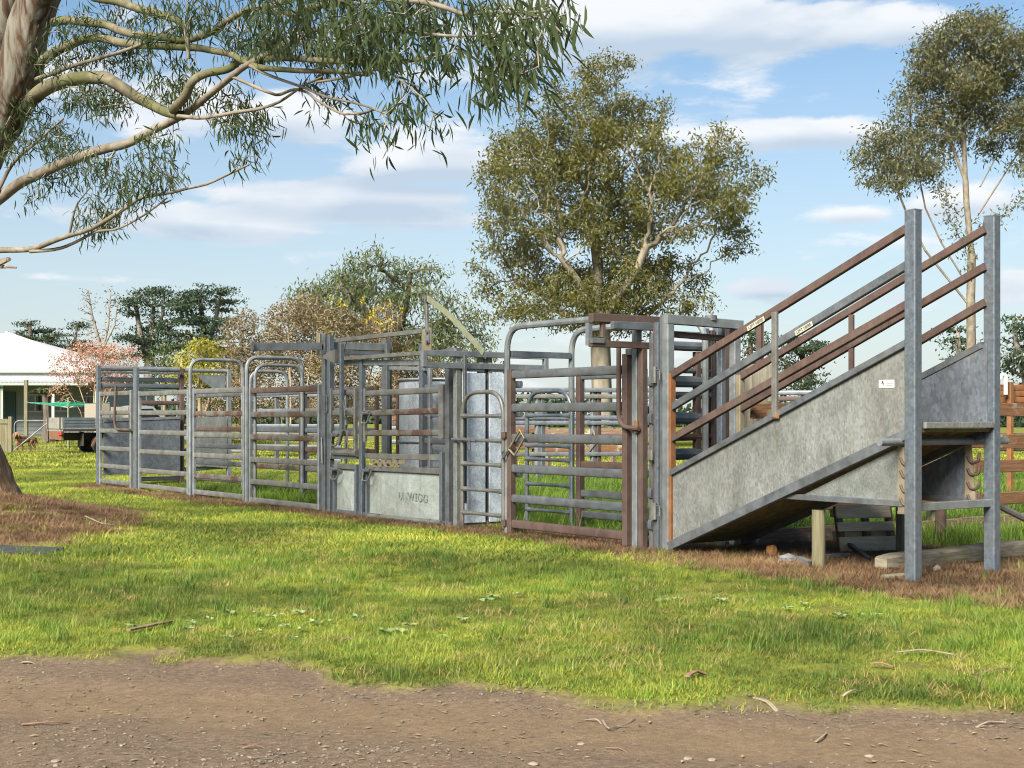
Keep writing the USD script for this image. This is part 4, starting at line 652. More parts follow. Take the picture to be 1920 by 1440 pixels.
# ------------------------------------------------------------------ yards standing further back
def farpanel(label, x0, x1, Y0, Y1, rows, ups, cat="cattle panel", name="far_rail_fence", h=.09):
    th = Thing(name, label, cat, [(x0 + x1 - 2 * CX) / 2 * (Y0 + Y1) / 2 / FPX, (Y0 + Y1) / 2, 0])
    for y, m in rows:
        a = PX(x0, y, Y0); b = np.array([(x1 - CX) * Y1 / FPX, Y1, a[2]]); put(th, "rail", MB().rail(a, b, h, .05), m)
    for x, m, z in [(q + (1.9,))[:3] for q in ups]:
        k = (x - x0) / (x1 - x0); Yk = Y0 + (Y1 - Y0) * k; put(th, "upright", MB().post(np.array([(x - CX) * Yk / FPX, Yk + .06, 0]), 0, z, .09), m)
    return th
farpanel("long blue grey steel panel far behind the rusty gate", 955, 1262, 27.5, 28.0, [(731, G_RAIL_B), (743, G_RAIL), (783, G_RAIL_B), (793, G_RAIL_B), (852, G_DARK), (882, G_DARK)], [(1008, G_LIGHT), (1017, G_DARK), (1122, RUST), (1112, G_LIGHT), (1205, G_LIGHT), (1250, G_DARK)])
farpanel("low brown timber rail fence beyond the steel panel", 1003, 1262, 33, 33, [(811, T_BRD), (841, T_RED)], [(1028, T_BRD, 1.1), (1150, T_BRD, 1.1), (1240, T_BRD, 1.1)], "fence", "timber_rail_fence", .17)
farpanel("short rust red rails left of the far steel panel", 958, 1006, 29, 29, [(806, T_RED), (836, T_RED), (795, G_LIGHT)], [(1003, RUST, 1.3), (965, RUST, 1.3)], "fence", "timber_rail_fence", .14)
farpanel("far grey steel panel seen through the crush gates", 735, 862, 27, 27, [(750, RUST), (785, T_RED), (803, G_RAIL_B), (828, G_RAIL_B), (866, G_DARK)], [(800, G_LIGHT, 1.9), (845, RUST, 1.8)])
farpanel("far yard rails seen between the bow and the crush entrance", 468, 640, 36, 35, [(742, G_RAIL_B), (771, T_BRD), (798, G_RAIL_B), (812, G_RAIL), (836, G_DARK), (862, G_DARK)], [(518, G_DARK, 2.0), (575, RUST, 2.0), (598, G_LIGHT, 2.0)])
farpanel("far dark rails seen between the two bows", 405, 470, 37, 37, [(803, T_BRD), (835, CHASSIS), (846, G_DARK)], [(412, T_BRD, 1.6), (455, T_BRD, 1.7)])
farpanel("far blue grey steel panel seen between the ramp handrails", 1385, 1690, 27, 26, [(737, G_RAIL_B), (748, RUST), (778, G_RAIL_B), (792, G_RAIL_B)], [(1470, G_LIGHT, 1.85), (1478, WHITE, 1.5), (1640, RUST, 1.85)])
# ------------------------------------------------------------------ homestead
hy = 67.0; hs = Thing("house", "grey weatherboard homestead with a white corrugated hip roof and verandah", "house", PX(60, 818, hy))
def q4(a, b, c, d): return MB().add(np.array([a, b, c, d]), np.array([[0, 1, 2], [0, 2, 3]]))
x0, x1, zg = -33.0, -19.9, .35
wl_ = MB(); nb = 15
for i in range(nb):                                            # lapped boards
    za, zb_ = zg + (3.3 - zg) * i / nb, zg + (3.3 - zg) * (i + 1) / nb; y_a, y_b = hy - .03, hy; wl_.add([[x0, y_a, za], [x1, y_a, za], [x1, y_b, zb_], [x0, y_b, zb_], [x0, y_b, za], [x1, y_b, za]], [[0, 1, 2], [0, 2, 3], [4, 5, 1], [4, 1, 0]])
put(hs, "wall", wl_, GREYWALL); put(hs, "wall", MB().box([x1 - .1, hy + 5.2, 1.9], (.2, 10, 2.9)), GREYWALL)
put(hs, "wall", MB().box([-25.35, hy - .15, 1.55], (1.5, .25, 2.4)), WHITE, "white wall section")
for a, b, c, d in ((52, 82, 742, 770), (103, 126, 756, 769), (150, 176, 745, 772)):
    p, r = PX(a, d, hy), PX(b, c, hy); w = put(hs, "window", MB().box([(p[0] + r[0]) / 2, hy - .02, (p[2] + r[2]) / 2], (r[0] - p[0], .06, r[2] - p[2])), GLASSD)
    put(w, "frame", MB().box([(p[0] + r[0]) / 2, hy - .05, (p[2] + r[2]) / 2], (.07, .05, r[2] - p[2])).box([(p[0] + r[0]) / 2, hy - .04, p[2] - .04], (r[0] - p[0] + .1, .1, .07)).box([(p[0] + r[0]) / 2, hy - .04, r[2] + .04], (r[0] - p[0] + .1, .09, .07)), FASCIA)
put(hs, "door", MB().box([PX(20, 780, hy)[0], hy - .05, 1.5], (.5, .08, 2.2)), plain("dark_teal_door", (.03, .06, .07)))
def corr(a, b, c, d, n=60, amp=.02):
    "corrugated sheet between the edge a-b (bottom) and d-c (top), ribs running up the slope"
    a, b, c, d = map(np.asarray, (a, b, c, d)); k = np.arange(n * 2 + 1) / (n * 2); nr_ = np.cross(b - a, d - a); nr_ = nr_ / np.linalg.norm(nr_); nr_ = nr_ * np.sign(nr_[2]); off = (np.arange(n * 2 + 1) % 2 * amp)[:, None] * nr_
    lo, hi = a + (b - a) * k[:, None] + off, d + (c - d) * k[:, None] + off; m = n * 2 + 1; i = np.arange(m - 1)
    return MB().add(np.vstack([lo, hi]), np.vstack([np.stack([i, i + 1, i + m + 1], 1), np.stack([i, i + m + 1, i + m], 1)]))
er, ez = -19.35, 3.62; ap = np.array([-26.4, 72.4, 5.75]); ap2 = np.array([-40, 72.4, 5.75])
rf = put(hs, "roof", corr([-40, 66.3, ez], [er, 66.3, ez], ap, ap2, 110), WHITE_ROOF, "white corrugated hip roof", smooth=False); put(hs, "roof", corr([er, 66.3, ez], [er, 78.5, ez], ap, ap + [0, .02, 0], 60), WHITE_ROOF, smooth=False)
put(rf, "hip_cap", MB().pipe([np.array([er, 66.3, ez + .03]), ap + UP * .04], .09, 6), WHITE_ROOF)
put(hs, "gutter", MB().box([(-40 + er) / 2, 66.22, ez - .06], (er + 40, .14, .13)), GUTTER); put(hs, "fascia", MB().box([(-40 + er) / 2, 66.45, 3.36], (er + 40, .2, .42)), FASCIA, "pale grey band under the eave")
vr = put(hs, "verandah_roof", corr([-40, 64.2, 2.96], [-19.6, 64.2, 2.96], [-19.6, 66.35, 3.16], [-40, 66.35, 3.16], 110), WHITE_ROOF, smooth=False); put(vr, "gutter", MB().box([-29.8, 64.14, 2.90], (20.4, .12, .11)), GUTTER)
for px_ in (100, 180, 4): p = PX(px_, 800, 64.4); put(hs, "verandah_post", MB().box([p[0], 64.4, 1.6], (.12, .12, 2.6)), WHITE if px_ == 100 else GUTTER)
p = PX(49, 800, 62.5); single("garden_pole", MB().box([p[0], 62.5, 1.6], (.15, .15, 2.9)), T_POST, "tall square timber pole in front of the homestead, behind the dog", "timber pole")
c_ = PX(311, 727, 60); cp = Thing("carport", "low dark green roofed shelter behind the ute", "shelter", c_ * [1, 1, 0]); put(cp, "roof", MB().box(c_, (1.5, 2, .10)).box(c_ + UP * -.1, (1.4, 1.9, .06)), CARPORT)
for dx in (-.65, .0, .65): put(cp, "post", MB().box([c_[0] + dx, 59.3, c_[2] / 2], (.06, .06, c_[2])), G_DARK)
# rotary clothes line
cl = np.array([(128 - CX) * 57 / FPX, 57, 0.]); tz = lambda y: EYE + (HY - y) * 57 / FPX
ro = Thing("clothes_line", "rotary clothes line with green lines on a pale green mast", "clothes line", cl)
put(ro, "mast", MB().pipe([cl, cl + UP * tz(746)], .045, 8), PASSIV); tips = []
for k in range(4):
    a = .35 + k * math.pi / 2; tip = cl + np.array([math.cos(a) * 1.62, math.sin(a) * 1.62, tz(754.5)]); tips.append(tip); put(ro, "arm", MB().pipe([cl + UP * tz(764), tip], .022, 6), WHITE)
    put(ro, "stay", MB().pipe([cl + UP * tz(747), cl * .5 + tip * .5 + UP * (tz(761) * .5 - 0) * .0 + UP * (tz(764) * .5)], .010, 5), PASSIV)
hub = cl + UP * tz(764)
for f in (1.0, .85, .70, .55, .40, .28):
    pp = [hub + (t_ - hub) * f for t_ in tips]
    mb = MB()
    for a, b in zip(pp, pp[1:] + pp[:1]): mb.pipe([a, (a + b) / 2 - UP * .05 * f, b], .012, 4)
    put(ro, "line", mb, GREENLINE)
# paling fence, post and mesh gate
Yf = 52.0; kf = Yf / FPX; fx = lambda x: (x - CX) * kf; fz = lambda y: EYE + (HY - y) * kf
pf = Thing("paling_fence", "grey green timber paling fence at the left edge", "fence", [fx(9), Yf, 0])
for i in range(9): x = fx(16.5 - i * 5.6); put(pf, "paling", MB().box([x, Yf, fz(785) / 2], (.105, .02, fz(786) + (.01 if i % 2 else 0))), T_POST)
put(pf, "rail", MB().box([fx(-6), Yf - .03, fz(791)], (1.0, .03, .13)), T_POST); put(pf, "rail", MB().box([fx(-6), Yf + .05, .35], (1.0, .04, .09)), T_POST)
single("gate_post", MB().box([fx(20.5), Yf - .05, fz(781) / 2], (.13, .13, fz(781)), bev=.01), T_POST, "square timber gate post between the paling fence and the mesh gate", "gate post")
mg = Thing("mesh_gate", "wire mesh gate with round pipe frame and diagonal brace before the dog", "gate", [fx(85), Yf, 0])
put(mg, "frame", MB().pipe(fillet([np.array([fx(27), Yf, .06]), np.array([fx(27), Yf, fz(788.5)]), np.array([fx(150), Yf, fz(788.5)]), np.array([fx(150), Yf, .06])], .22, 5), .022, 6), G_LIGHT); put(mg, "brace", MB().pipe([np.array([fx(27), Yf - .03, fz(844)]), np.array([fx(92), Yf - .03, fz(791)])], .026, 6), G_LIGHT)
wm = MB()
for y in (824, 831, 837, 842, 847): wm.pipe([np.array([fx(27), Yf, fz(y)]), np.array([fx(150), Yf, fz(y)])], .005, 3)
for i in range(17): wm.pipe([np.array([fx(27 + i * 7.4), Yf, .05]), np.array([fx(27 + i * 7.4), Yf, fz(823)])], .005, 3)
put(mg, "wire_mesh", wm, G_DARK, kind="stuff")
# the ute
th_ = math.radians(36); F_, Rt = np.array([math.cos(th_), math.sin(th_), 0]), np.array([math.sin(th_), -math.cos(th_), 0]); uo = np.array([(118 - CX) * 50.4 / FPX, 50.4, 0]) - Rt * .9
ut = Thing("ute", "silver flat tray farm ute parked behind the left end of the yard", "ute", uo + F_ * 2.5)
def uv(f, r, z): return uo + F_ * f + Rt * r + UP * z
def ubox(name, f0, f1, r0, r1, z0, z1, m, lab=None, bev=.01, par=None): return put(par or ut, name, MB().box(uv((f0 + f1) / 2, (r0 + r1) / 2, (z0 + z1) / 2), (f1 - f0, r1 - r0, z1 - z0), (F_, -Rt, UP), bev), m, lab)
ubox("tray_floor", 0, 2.45, -.9, .9, .84, .93, TRAYB)
ubox("tail_gate", -.03, .0, -.9, .9, .93, 1.34, TRAYB, "dirty pale tail gate"); ubox("side_board", .0, 1.2, .87, .90, .95, 1.34, TRAY); ubox("side_board", 1.23, 2.45, .87, .90, .95, 1.34, TRAY); ubox("side_board", .0, 2.45, -.9, -.87, .95, 1.34, TRAY); ubox("headboard", 2.42, 2.48, -.9, .9, .93, 1.75, TRAYB)
for r in (-.7, .7): ubox("gate_latch", -.06, -.03, r - .04, r + .04, .90, 1.36, CHASSIS)
for z in (1.04, 1.14, 1.24): ubox("pressed_rib", .05, 2.40, .90, .912, z, z + .03, TRAY)
ubox("side_rail", 0, 2.45, .86, .93, .86, .92, CHASSIS); ubox("chassis", .1, 4.7, -.4, .4, .50, .78, CHASSIS); ubox("rear_bumper", .0, .1, -.7, .7, .52, .84, MUDFLAP); ubox("tow_bar", -.22, .1, -.06, .06, .46, .54, CHASSIS); ubox("tail_lamp", -.05, .0, .5, .8, .70, .80, plain("red_lamp", (.3, .02, .02)))
ubox("mud_flap", .75, .80, .45, .85, .3, .82, CHASSIS); put(ut, "stay_bracket", MB().bar(uv(1.05, .92, .28), uv(1.40, .92, .86), .04, .08), MUDFLAP, "brown slanted strap")
ubox("toolbox", 1.30, 1.85, -.6, .6, .94, 1.86, BEIGE, "beige ribbed box on the tray")
for f in (1.50, 4.15):
    for r in (.72, -.72):
        w = put(ut, "wheel", MB().tri(trimesh.creation.cylinder(.37, .24, sections=24).apply_transform(trimesh.transformations.translation_matrix(uv(f, r, .37)) @ trimesh.geometry.align_vectors([0, 0, 1], Rt))), RUBBER); put(w, "rim", MB().tri(trimesh.creation.cylinder(.21, .25, sections=16).apply_transform(trimesh.transformations.translation_matrix(uv(f, r + .005 * np.sign(r), .37)) @ trimesh.geometry.align_vectors([0, 0, 1], Rt))), TRAYB)
prof = [(2.58, .62), (2.58, 1.10), (2.66, 1.72), (2.95, 1.80), (3.45, 1.76), (4.05, 1.14), (4.95, 1.02), (5.05, .78), (5.02, .50), (4.60, .50), (4.52, .80), (3.80, .80), (3.70, .50), (2.62, .50)]
from shapely.geometry import Polygon
ex = trimesh.creation.extrude_polygon(Polygon(prof), 1.64, engine="earcut"); pv = ex.vertices
put(ut, "cab", MB().add(uo + pv[:, :1] * F_ + (pv[:, 2:] - .82) * Rt * (1 - .0 * pv[:, 1:2]) + pv[:, 1:2] * UP, ex.faces), UTE, "silver cab")
put(ut, "windscreen", MB().plate([uv(3.50, -.70, 1.735), uv(3.50, .70, 1.735), uv(4.02, .76, 1.20), uv(4.02, -.76, 1.20)], np.cross(uv(4.02, 0, 1.2) - uv(3.5, 0, 1.735), Rt) / np.linalg.norm(np.cross(uv(4.02, 0, 1.2) - uv(3.5, 0, 1.735), Rt)), .03), plain("windscreen_glass", (.16, .20, .26), .2, .08, spec=.8, bump=0))
for r in (.825, -.825): put(ut, "side_window", MB().plate([uv(2.74, r, 1.66), uv(3.42, r, 1.68), uv(3.86, r, 1.20), uv(2.68, r, 1.20)], Rt, .02), GLASSD)
# ------------------------------------------------------------------ the dog
import manifold3d
def hullbody(bones, rad, refine=.02, it=6):
    man = None
    def sph(c, r): return manifold3d.Manifold.sphere(r, 14).translate([float(v) for v in c])
    for (a, ra), (b, rb) in bones:
        h = manifold3d.Manifold.batch_hull([sph(a, ra), sph(b, rb)]); man = h if man is None else man + h
    mm = man.refine_to_length(refine).to_mesh(); tm_ = trimesh.Trimesh(mm.vert_properties[:, :3], mm.tri_verts, process=True); trimesh.smoothing.filter_taubin(tm_, iterations=it); return tm_
dk = 53.4 / FPX; do = np.array([(46 - CX) * dk, 53.4, ground_z(-18.8, 53.4)[0]])
def D(x, y, dy=0.): return do + np.array([(x - 46) * dk, dy, max(0.0, (848 - y)) * dk])     # the dog's joints, feet at the ground
J = dict(chest=(D(37, 829), .125), wither=(D(41, 821, .08), .10), loin=(D(50, 823, .28), .092), rump=(D(56, 823, .40), .10), neck=(D(35, 820, -.10), .085), skull=(D(33.8, 814, -.2), .088), brow=(D(33.6, 815.5, -.25), .070), muzzle=(D(33.4, 820, -.36), .042), jaw=(D(33.6, 821.5, -.30), .045))
bn = [("chest", "wither"), ("chest", "loin"), ("wither", "loin"), ("loin", "rump"), ("neck", "chest"), ("neck", "wither"), ("skull", "neck"), ("brow", "skull"), ("brow", "muzzle"), ("jaw", "muzzle"), ("jaw", "skull")]
bones = [(J[a], J[b]) for a, b in bn]
def leg(pts): return [((D(*a[:3]), a[3]), (D(*b[:3]), b[3])) for a, b in zip(pts, pts[1:])]
bones += leg([(33.5, 830, -.04, .062), (32, 838, -.02, .042), (31.5, 845.5, -.03, .028), (31.2, 847, -.07, .030)]) + leg([(40.5, 830, .0, .062), (41.3, 838, .0, .042), (41.3, 845.5, .0, .028), (41.3, 847, -.04, .030)])
bones += leg([(53, 826, .32, .085), (50.5, 834, .27, .052), (52.2, 839.5, .34, .030), (51.6, 845.5, .32, .024), (51.2, 847, .28, .028)]) + leg([(57.5, 826, .46, .085), (56.0, 834, .40, .052), (58.6, 839.5, .48, .030), (58.0, 845.5, .46, .024), (57.4, 847, .42, .028)])
bones += leg([(58.5, 821.5, .48, .03), (60.8, 829, .52, .024), (62.8, 838, .5, .018), (64.0, 841, .48, .012)])
bones += leg([(30.6, 811.5, -.20, .026), (28.9, 815, -.22, .026), (28.6, 819.5, -.22, .016)]) + leg([(37.0, 811.5, -.20, .026), (38.6, 815, -.22, .026), (38.8, 819.5, -.22, .016)])
tm_ = hullbody(bones, None)
FUR = M("tan_dog_fur", {"g": ("geometry", {}), "n": ("noise_texture", {"scale": 9.0, "detail": 5.0}), "r": ("rgb_ramp", {"ramp": [(.3, (.20, .085, .03)), (.7, (.36, .17, .065))]}), "sp": ("separate_xyz", {}), "mz": ("map_range", {"from_min": float(do[2] + .44), "from_max": float(do[2] + .56), "clamp": True}), "mxx": ("map_range", {"from_min": float(do[0] - .12), "from_max": float(do[0] - .02), "clamp": True}), "mu": ("math", {"math_type": "multiply"}), "mx": ("mix_color", {"b": (.075, .055, .04)}), "p": ("principled_bsdf", {"roughness": .75, "specular_ior_level": .2})},
    [("g.position", "n.vector"), ("n.fac", "r.fac"), ("g.position", "sp.vector"), ("sp.z", "mz.value"), ("sp.x", "mxx.value"), ("mz.result", "mu.value1"), ("mxx.result", "mu.value2"), ("mu.value", "mx.fac"), ("r.color", "mx.a"), ("mx.result", "p.base_color")], "p.BSDF")
dg = Thing("dog", "tan dog with a darker back standing behind the wire mesh gate, facing the camera", "dog", do)
put(dg, "body", MB().tri(tm_), FUR, smooth=True)
def ball(c, r, sub=2): b = trimesh.creation.icosphere(sub, r); return MB().add(b.vertices + c, b.faces)
put(dg, "nose", ball(D(33.3, 819.6, -.40), .018), BLACK)
for x in (32.0, 35.0): put(dg, "eye", ball(D(x, 815.2, -.305), .012), BLACK)
# ------------------------------------------------------------------ trees
def unit(a): return a / (np.linalg.norm(a, axis=-1, keepdims=True) + 1e-12)
def colonize(attr, seeds, step, dk, di=1e9, iters=140, trop=(0, 0, 0), jit=.25, rng=None):
    "space colonisation: seeds = [(points, parent index of the first point or -1)]; returns nodes, parents"
    nodes, par = [], []
    for pts, p0 in seeds:
        for i, p in enumerate(pts): par.append(p0 if i == 0 else len(nodes) - 1); nodes.append(np.asarray(p, float))
    nodes = np.array(nodes); par = list(par); n0 = len(nodes); attr = np.array(attr, float); trop = np.array(trop, float)
    for _ in range(iters):
        if not len(attr): break
        d, i = cKDTree(nodes).query(attr); keep = d > dk; attr, d, i = attr[keep], d[keep], i[keep]
        ok = d < di
        if not ok.any(): break
        acc = np.zeros_like(nodes); np.add.at(acc, i[ok], unit(attr[ok] - nodes[i[ok]])); u = np.unique(i[ok])
        new = nodes[u] + step * unit(unit(acc[u]) + trop + rng.normal(0, jit, (len(u), 3)))
        dd, _i = cKDTree(nodes).query(new); g = dd > step * .45
        if not g.any(): break
        nodes = np.vstack([nodes, new[g]]); par += list(u[g])
    return nodes, np.array(par), n0
def weights(par):
    w = np.zeros(len(par)); kids = np.bincount(par[par >= 0], minlength=len(par))
    for i in range(len(par) - 1, -1, -1):
        if kids[i] == 0: w[i] += 1
        if par[i] >= 0: w[par[i]] += w[i]
    return w
def limbs(mb, nodes, par, rad, k=5, skip=None):
    "tubes along the chains of a branch graph"
    n = len(nodes); best = -np.ones(n, int); br = np.zeros(n)
    for i in range(n):
        p = par[i]
        if p >= 0 and rad[i] > br[p]: br[p] = rad[i]; best[p] = i
    for i in range(n):
        p = par[i]
        if p >= 0 and best[p] == i: continue
        ch = [i]
        while best[ch[-1]] >= 0: ch.append(best[ch[-1]])
        pts = [nodes[j] for j in ch]; rr = [rad[j] for j in ch]
        if p >= 0: pts = [nodes[p]] + pts; rr = [min(rad[p], rr[0] * 1.25)] + rr
        if len(pts) < 2: continue
        kk = k if max(rr) > .04 else 3 if max(rr) < .012 else 4
        a = np.arange(kk) / kk * 2 * math.pi; mb.sweep(np.array(pts), np.stack([np.cos(a), np.sin(a)], 1), scale=rr, cap=kk > 3)
def leaves(p, d, L, Wd, rng, mb=None):
    "one folded diamond per leaf"
    n = len(p); d = unit(d); s = unit(np.cross(d, rng.normal(0, 1, (n, 3)))); L = np.broadcast_to(L, n)[:, None]; Wd = np.broadcast_to(Wd, n)[:, None]
    v = np.stack([p, p + d * L * .45 + s * Wd / 2, p + d * L * .45 - s * Wd / 2, p + d * L], 1).reshape(-1, 3); b = np.arange(n)[:, None] * 4
    f = np.concatenate([b + [0, 1, 3], b + [0, 3, 2]], 1).reshape(-1, 3)
    mb = mb or MB(); return mb.add(v, f)
def sickles(p, d, L, Wd, rng):
    "long curved gum leaves, eight vertices each; returns vertices (n,8,3) and faces of one leaf"
    n = len(p); d = unit(d); s = unit(np.cross(d, rng.normal(0, 1, (n, 3)))); c = np.cross(s, d); L = np.broadcast_to(L, n)[:, None]; Wd = np.broadcast_to(Wd, n)[:, None]; k = rng.uniform(-.22, .22, (n, 1)); rows = [p]
    for t, w in ((.22, .8), (.5, 1.0), (.78, .62)):
        m = p + d * L * t + s * L * k * (t * (1 - t) * 4) * .5 + c * Wd * .15 * (1 if t == .5 else 0); rows += [m + s * Wd * w / 2, m - s * Wd * w / 2]
    rows.append(p + d * L); v = np.stack(rows, 1)
    return v, np.array([[0, 1, 2], [1, 3, 4], [1, 4, 2], [3, 5, 6], [3, 6, 4], [5, 7, 6]])
def in_ellipses(els, Y, depth, dens, rng, shell=.35, gap=0.0, gsc=.55):
    "points in ellipses given in pixels at depth Y: (x, y, rx, ry[, dY])"
    out = []; k = Y / FPX
    for e_ in els:
        x, y, rx, ry = e_[:4]; c = PX(x, y, Y); c[1] = Y + (e_[4] if len(e_) > 4 else rng.uniform(-.6, .6) * depth); h = np.array([rx * k, max(rx * k * .8, .3), ry * k]); n = max(6, int(dens * 4.2 * h[0] * h[1] * h[2])); u = unit(rng.normal(0, 1, (n, 3))) * rng.uniform(shell ** 3, 1, (n, 1)) ** (1 / 3); out.append(c + u * h)
    out = np.vstack(out)
    if gap: out = out[meshkit.fbm(out * gsc, 2, 7) > gap - .10 * rng.uniform(0, 1, len(out))]
    return out
def grow(name, label, cat, els, Y, trunks, bark_m, leaf_m, seed, depth=3., dens=.6, step=.5, dk=.7, r0=.4, tip=.012, per=14, spread=.5, L=.22, Wd=.06, droop=.2, maxw=3, group=None, trop=(0, 0, .05), jit=.25, expo=.5, crown=True, extra=None, leafname="crown", base=None, zs=.7, gap=0.0, gsc=.55):
    rng = np.random.default_rng(seed); attr = in_ellipses(els, Y, depth, dens, rng, gap=gap, gsc=gsc); seeds, cnt = [], 0; idx0 = {}
    for ti, tr in enumerate(trunks):
        pts = np.array([np.append(PX(x, y, Y)[:1], [Y + dy, PX(x, y, Y)[2]]) for x, y, dy in [(t + (0,))[:3] for t in tr]]); q_ = []
        for a, b in zip(pts, pts[1:]): m = max(1, int(np.linalg.norm(b - a) / step)); q_ += [a + (b - a) * i / m for i in range(m)]
        q_.append(pts[-1]); pj = -1
        if ti and cnt: allp = np.vstack([np.array(s[0]) for s in seeds]); j = int(np.argmin(np.linalg.norm(allp - q_[0], axis=1))); pj = j if np.linalg.norm(allp[j] - q_[0]) < 3 * step + 1 else -1
        seeds.append((q_, pj)); cnt += len(q_)
    nodes, par, n0 = colonize(attr, seeds, step, dk, trop=trop, rng=rng, jit=jit); w = weights(par); rad = np.maximum(tip, r0 * (w / w.max()) ** expo)
    lo = trunks[0][0]; b0 = PX(lo[0], lo[1], Y); b0[2] = 0 if base is None else base
    th = Thing(name, label, cat, b0, group); mb = MB(); limbs(mb, nodes, par, rad, 6); put(th, "trunk", mb, bark_m, smooth=True)
    if crown:
        tips = np.where((w <= maxw) & (np.arange(len(w)) >= n0 * 0))[0]; p = np.repeat(nodes[tips], per, 0); p = p + rng.normal(0, spread, p.shape) * [1, 1, zs]; d = rng.normal(0, 1, p.shape) + np.array([0, 0, -droop])
        put(th, leafname, leaves(p, d, rng.uniform(.7, 1.3, len(p)) * L, rng.uniform(.7, 1.3, len(p)) * Wd, rng), leaf_m, kind=None, smooth=False)
    return th, nodes, par, w, rng
BIG = [(1145, 150, 70, 38), (1040, 200, 70, 45), (1215, 205, 62, 55), (1125, 235, 95, 50), (965, 280, 70, 52), (1060, 290, 70, 50), (1180, 300, 80, 55), (1345, 275, 50, 36), (1290, 320, 80, 50), (1385, 335, 48, 48), (1420, 400, 33, 36), (925, 335, 45, 32), (905, 400, 26, 40), (960, 385, 65, 38), (1190, 385, 80, 42), (1320, 395, 75, 42), (1040, 395, 45, 40), (925, 460, 42, 42), (1000, 475, 60, 35), (1105, 455, 60, 45), (1250, 465, 60, 38), (1370, 470, 36, 22), (905, 530, 32, 45), (970, 555, 60, 40), (1075, 540, 55, 42), (1180, 540, 50, 42), (1310, 515, 45, 32), (1330, 560, 28, 22), (1255, 570, 50, 34), (1010, 605, 65, 26), (1110, 600, 60, 28), (1190, 605, 60, 24), (905, 590, 22, 20), (1395, 440, 25, 25)]
BIG = BIG + [(1110, 300, 150, 110), (1010, 370, 100, 130), (1285, 385, 120, 85), (1120, 470, 180, 100), (960, 500, 65, 95), (1120, 190, 105, 60), (1060, 570, 140, 50), (1230, 560, 100, 45)]
grow("gum_tree", "huge round crowned gum tree with a cream trunk behind the rusty gate", "tree", BIG, 58., [[(1132, 800), (1128, 720), (1126, 650), (1128, 606)], [(1127, 612), (1121, 560, .6), (1124, 500, .8), (1117, 440, .6)], [(1128, 610), (1152, 565, -.8), (1186, 520, -1.3), (1205, 470, -1.5)], [(1126, 618), (1098, 575, -.8), (1080, 530, -1.2), (1048, 490, -1.6)], [(1128, 612), (1142, 560, 1.2), (1150, 505, 1.7)], [(1128, 630), (1094, 602, .8), (1050, 580, 1.1), (1015, 545, 1.2)], [(1129, 628), (1168, 605, .5), (1215, 590, .3), (1262, 548, 0)]], B_BIGGUM, L_BIG, 11, depth=3.2, dens=8.5, step=.30, dk=.36, r0=.42, tip=.010, per=31, spread=.22, L=.185, Wd=.062, droop=.9, maxw=3, expo=.52, jit=.42, gap=.46, gsc=.42)
SL = [(1830, 55, 70, 38), (1775, 110, 75, 50), (1850, 120, 70, 50), (1740, 165, 62, 40), (1820, 185, 70, 36), (1895, 170, 40, 60), (1885, 265, 40, 32), (1655, 250, 42, 36), (1645, 305, 42, 40), (1700, 320, 52, 42), (1755, 315, 38, 26), (1690, 275, 35, 25), (1910, 90, 30, 40), (1820, 120, 120, 90), (1690, 290, 80, 65), (1870, 210, 70, 80), (1780, 225, 70, 50), (1905, 310, 30, 30), (1935, 150, 50, 100)]
th, *_ = grow("gum_tree", "slender tall gum tree with two separate crowns behind the ramp posts", "tree", SL, 47., [[(1823, 800), (1821, 640), (1820, 560), (1822, 480), (1812, 380), (1808, 280), (1806, 200), (1812, 130)], [(1822, 480), (1834, 400), (1838, 300), (1848, 210), (1860, 150)], [(1815, 570), (1775, 520), (1735, 470), (1700, 400), (1680, 350)], [(1805, 520), (1765, 455), (1735, 390), (1725, 340)], [(1735, 470), (1690, 425), (1640, 375)], [(1836, 400), (1878, 335), (1925, 262)], [(1838, 350), (1870, 290), (1890, 250)], [(1810, 340), (1780, 260), (1750, 190)], [(1822, 505), (1805, 455), (1782, 410), (1772, 360)], [(1842, 420), (1885, 400), (1940, 355)]], B_PALE, L_SLIM, 12, depth=1.5, dens=30, step=.22, dk=.27, r0=.16, tip=.009, per=30, spread=.20, L=.17, Wd=.05, droop=.9, maxw=3, expo=.60, jit=.45, gap=.46, gsc=.9)
PEP = [(640, 530, 52, 36), (700, 498, 45, 26), (760, 512, 45, 32), (805, 530, 42, 36), (575, 548, 36, 26), (700, 560, 75, 42), (780, 580, 60, 40), (840, 585, 36, 42), (880, 625, 40, 34), (870, 668, 55, 26), (620, 590, 60, 42), (690, 630, 80, 36), (790, 640, 70, 36), (900, 660, 25, 24)]
th, nd, pr, w_, rng = grow("pepper_tree", "wide weeping grey green pepper tree behind the crush levers", "tree", PEP, 64., [[(740, 800), (738, 700), (730, 640)], [(735, 660), (690, 590), (640, 540)], [(735, 655), (760, 580), (770, 520)], [(738, 670), (810, 610), (860, 600)]], B_DARK, L_PEPPER, 13, depth=3.5, dens=16, step=.36, dk=.44, r0=.36, tip=.010, per=34, spread=.34, L=.27, Wd=.06, droop=1.3, maxw=3, jit=.4, gap=.34, gsc=.5)
def pine(label, els, Y, trunks, seed, r0=.45, dens=.6, group=None, L=.27, per=62, spread=.50, bark_m=B_DARK): return grow("pine_tree", label, "tree", [(a, b, c * .95, d * .72) for a, b, c, d in els], Y, trunks, bark_m, L_PINE, seed, depth=3.0, dens=dens * 9, step=.5, dk=.65, r0=r0, tip=.025, per=per, spread=spread, zs=.13, L=L, Wd=.11, droop=-.3, maxw=3, group=group, trop=(0, 0, .1), jit=.3)
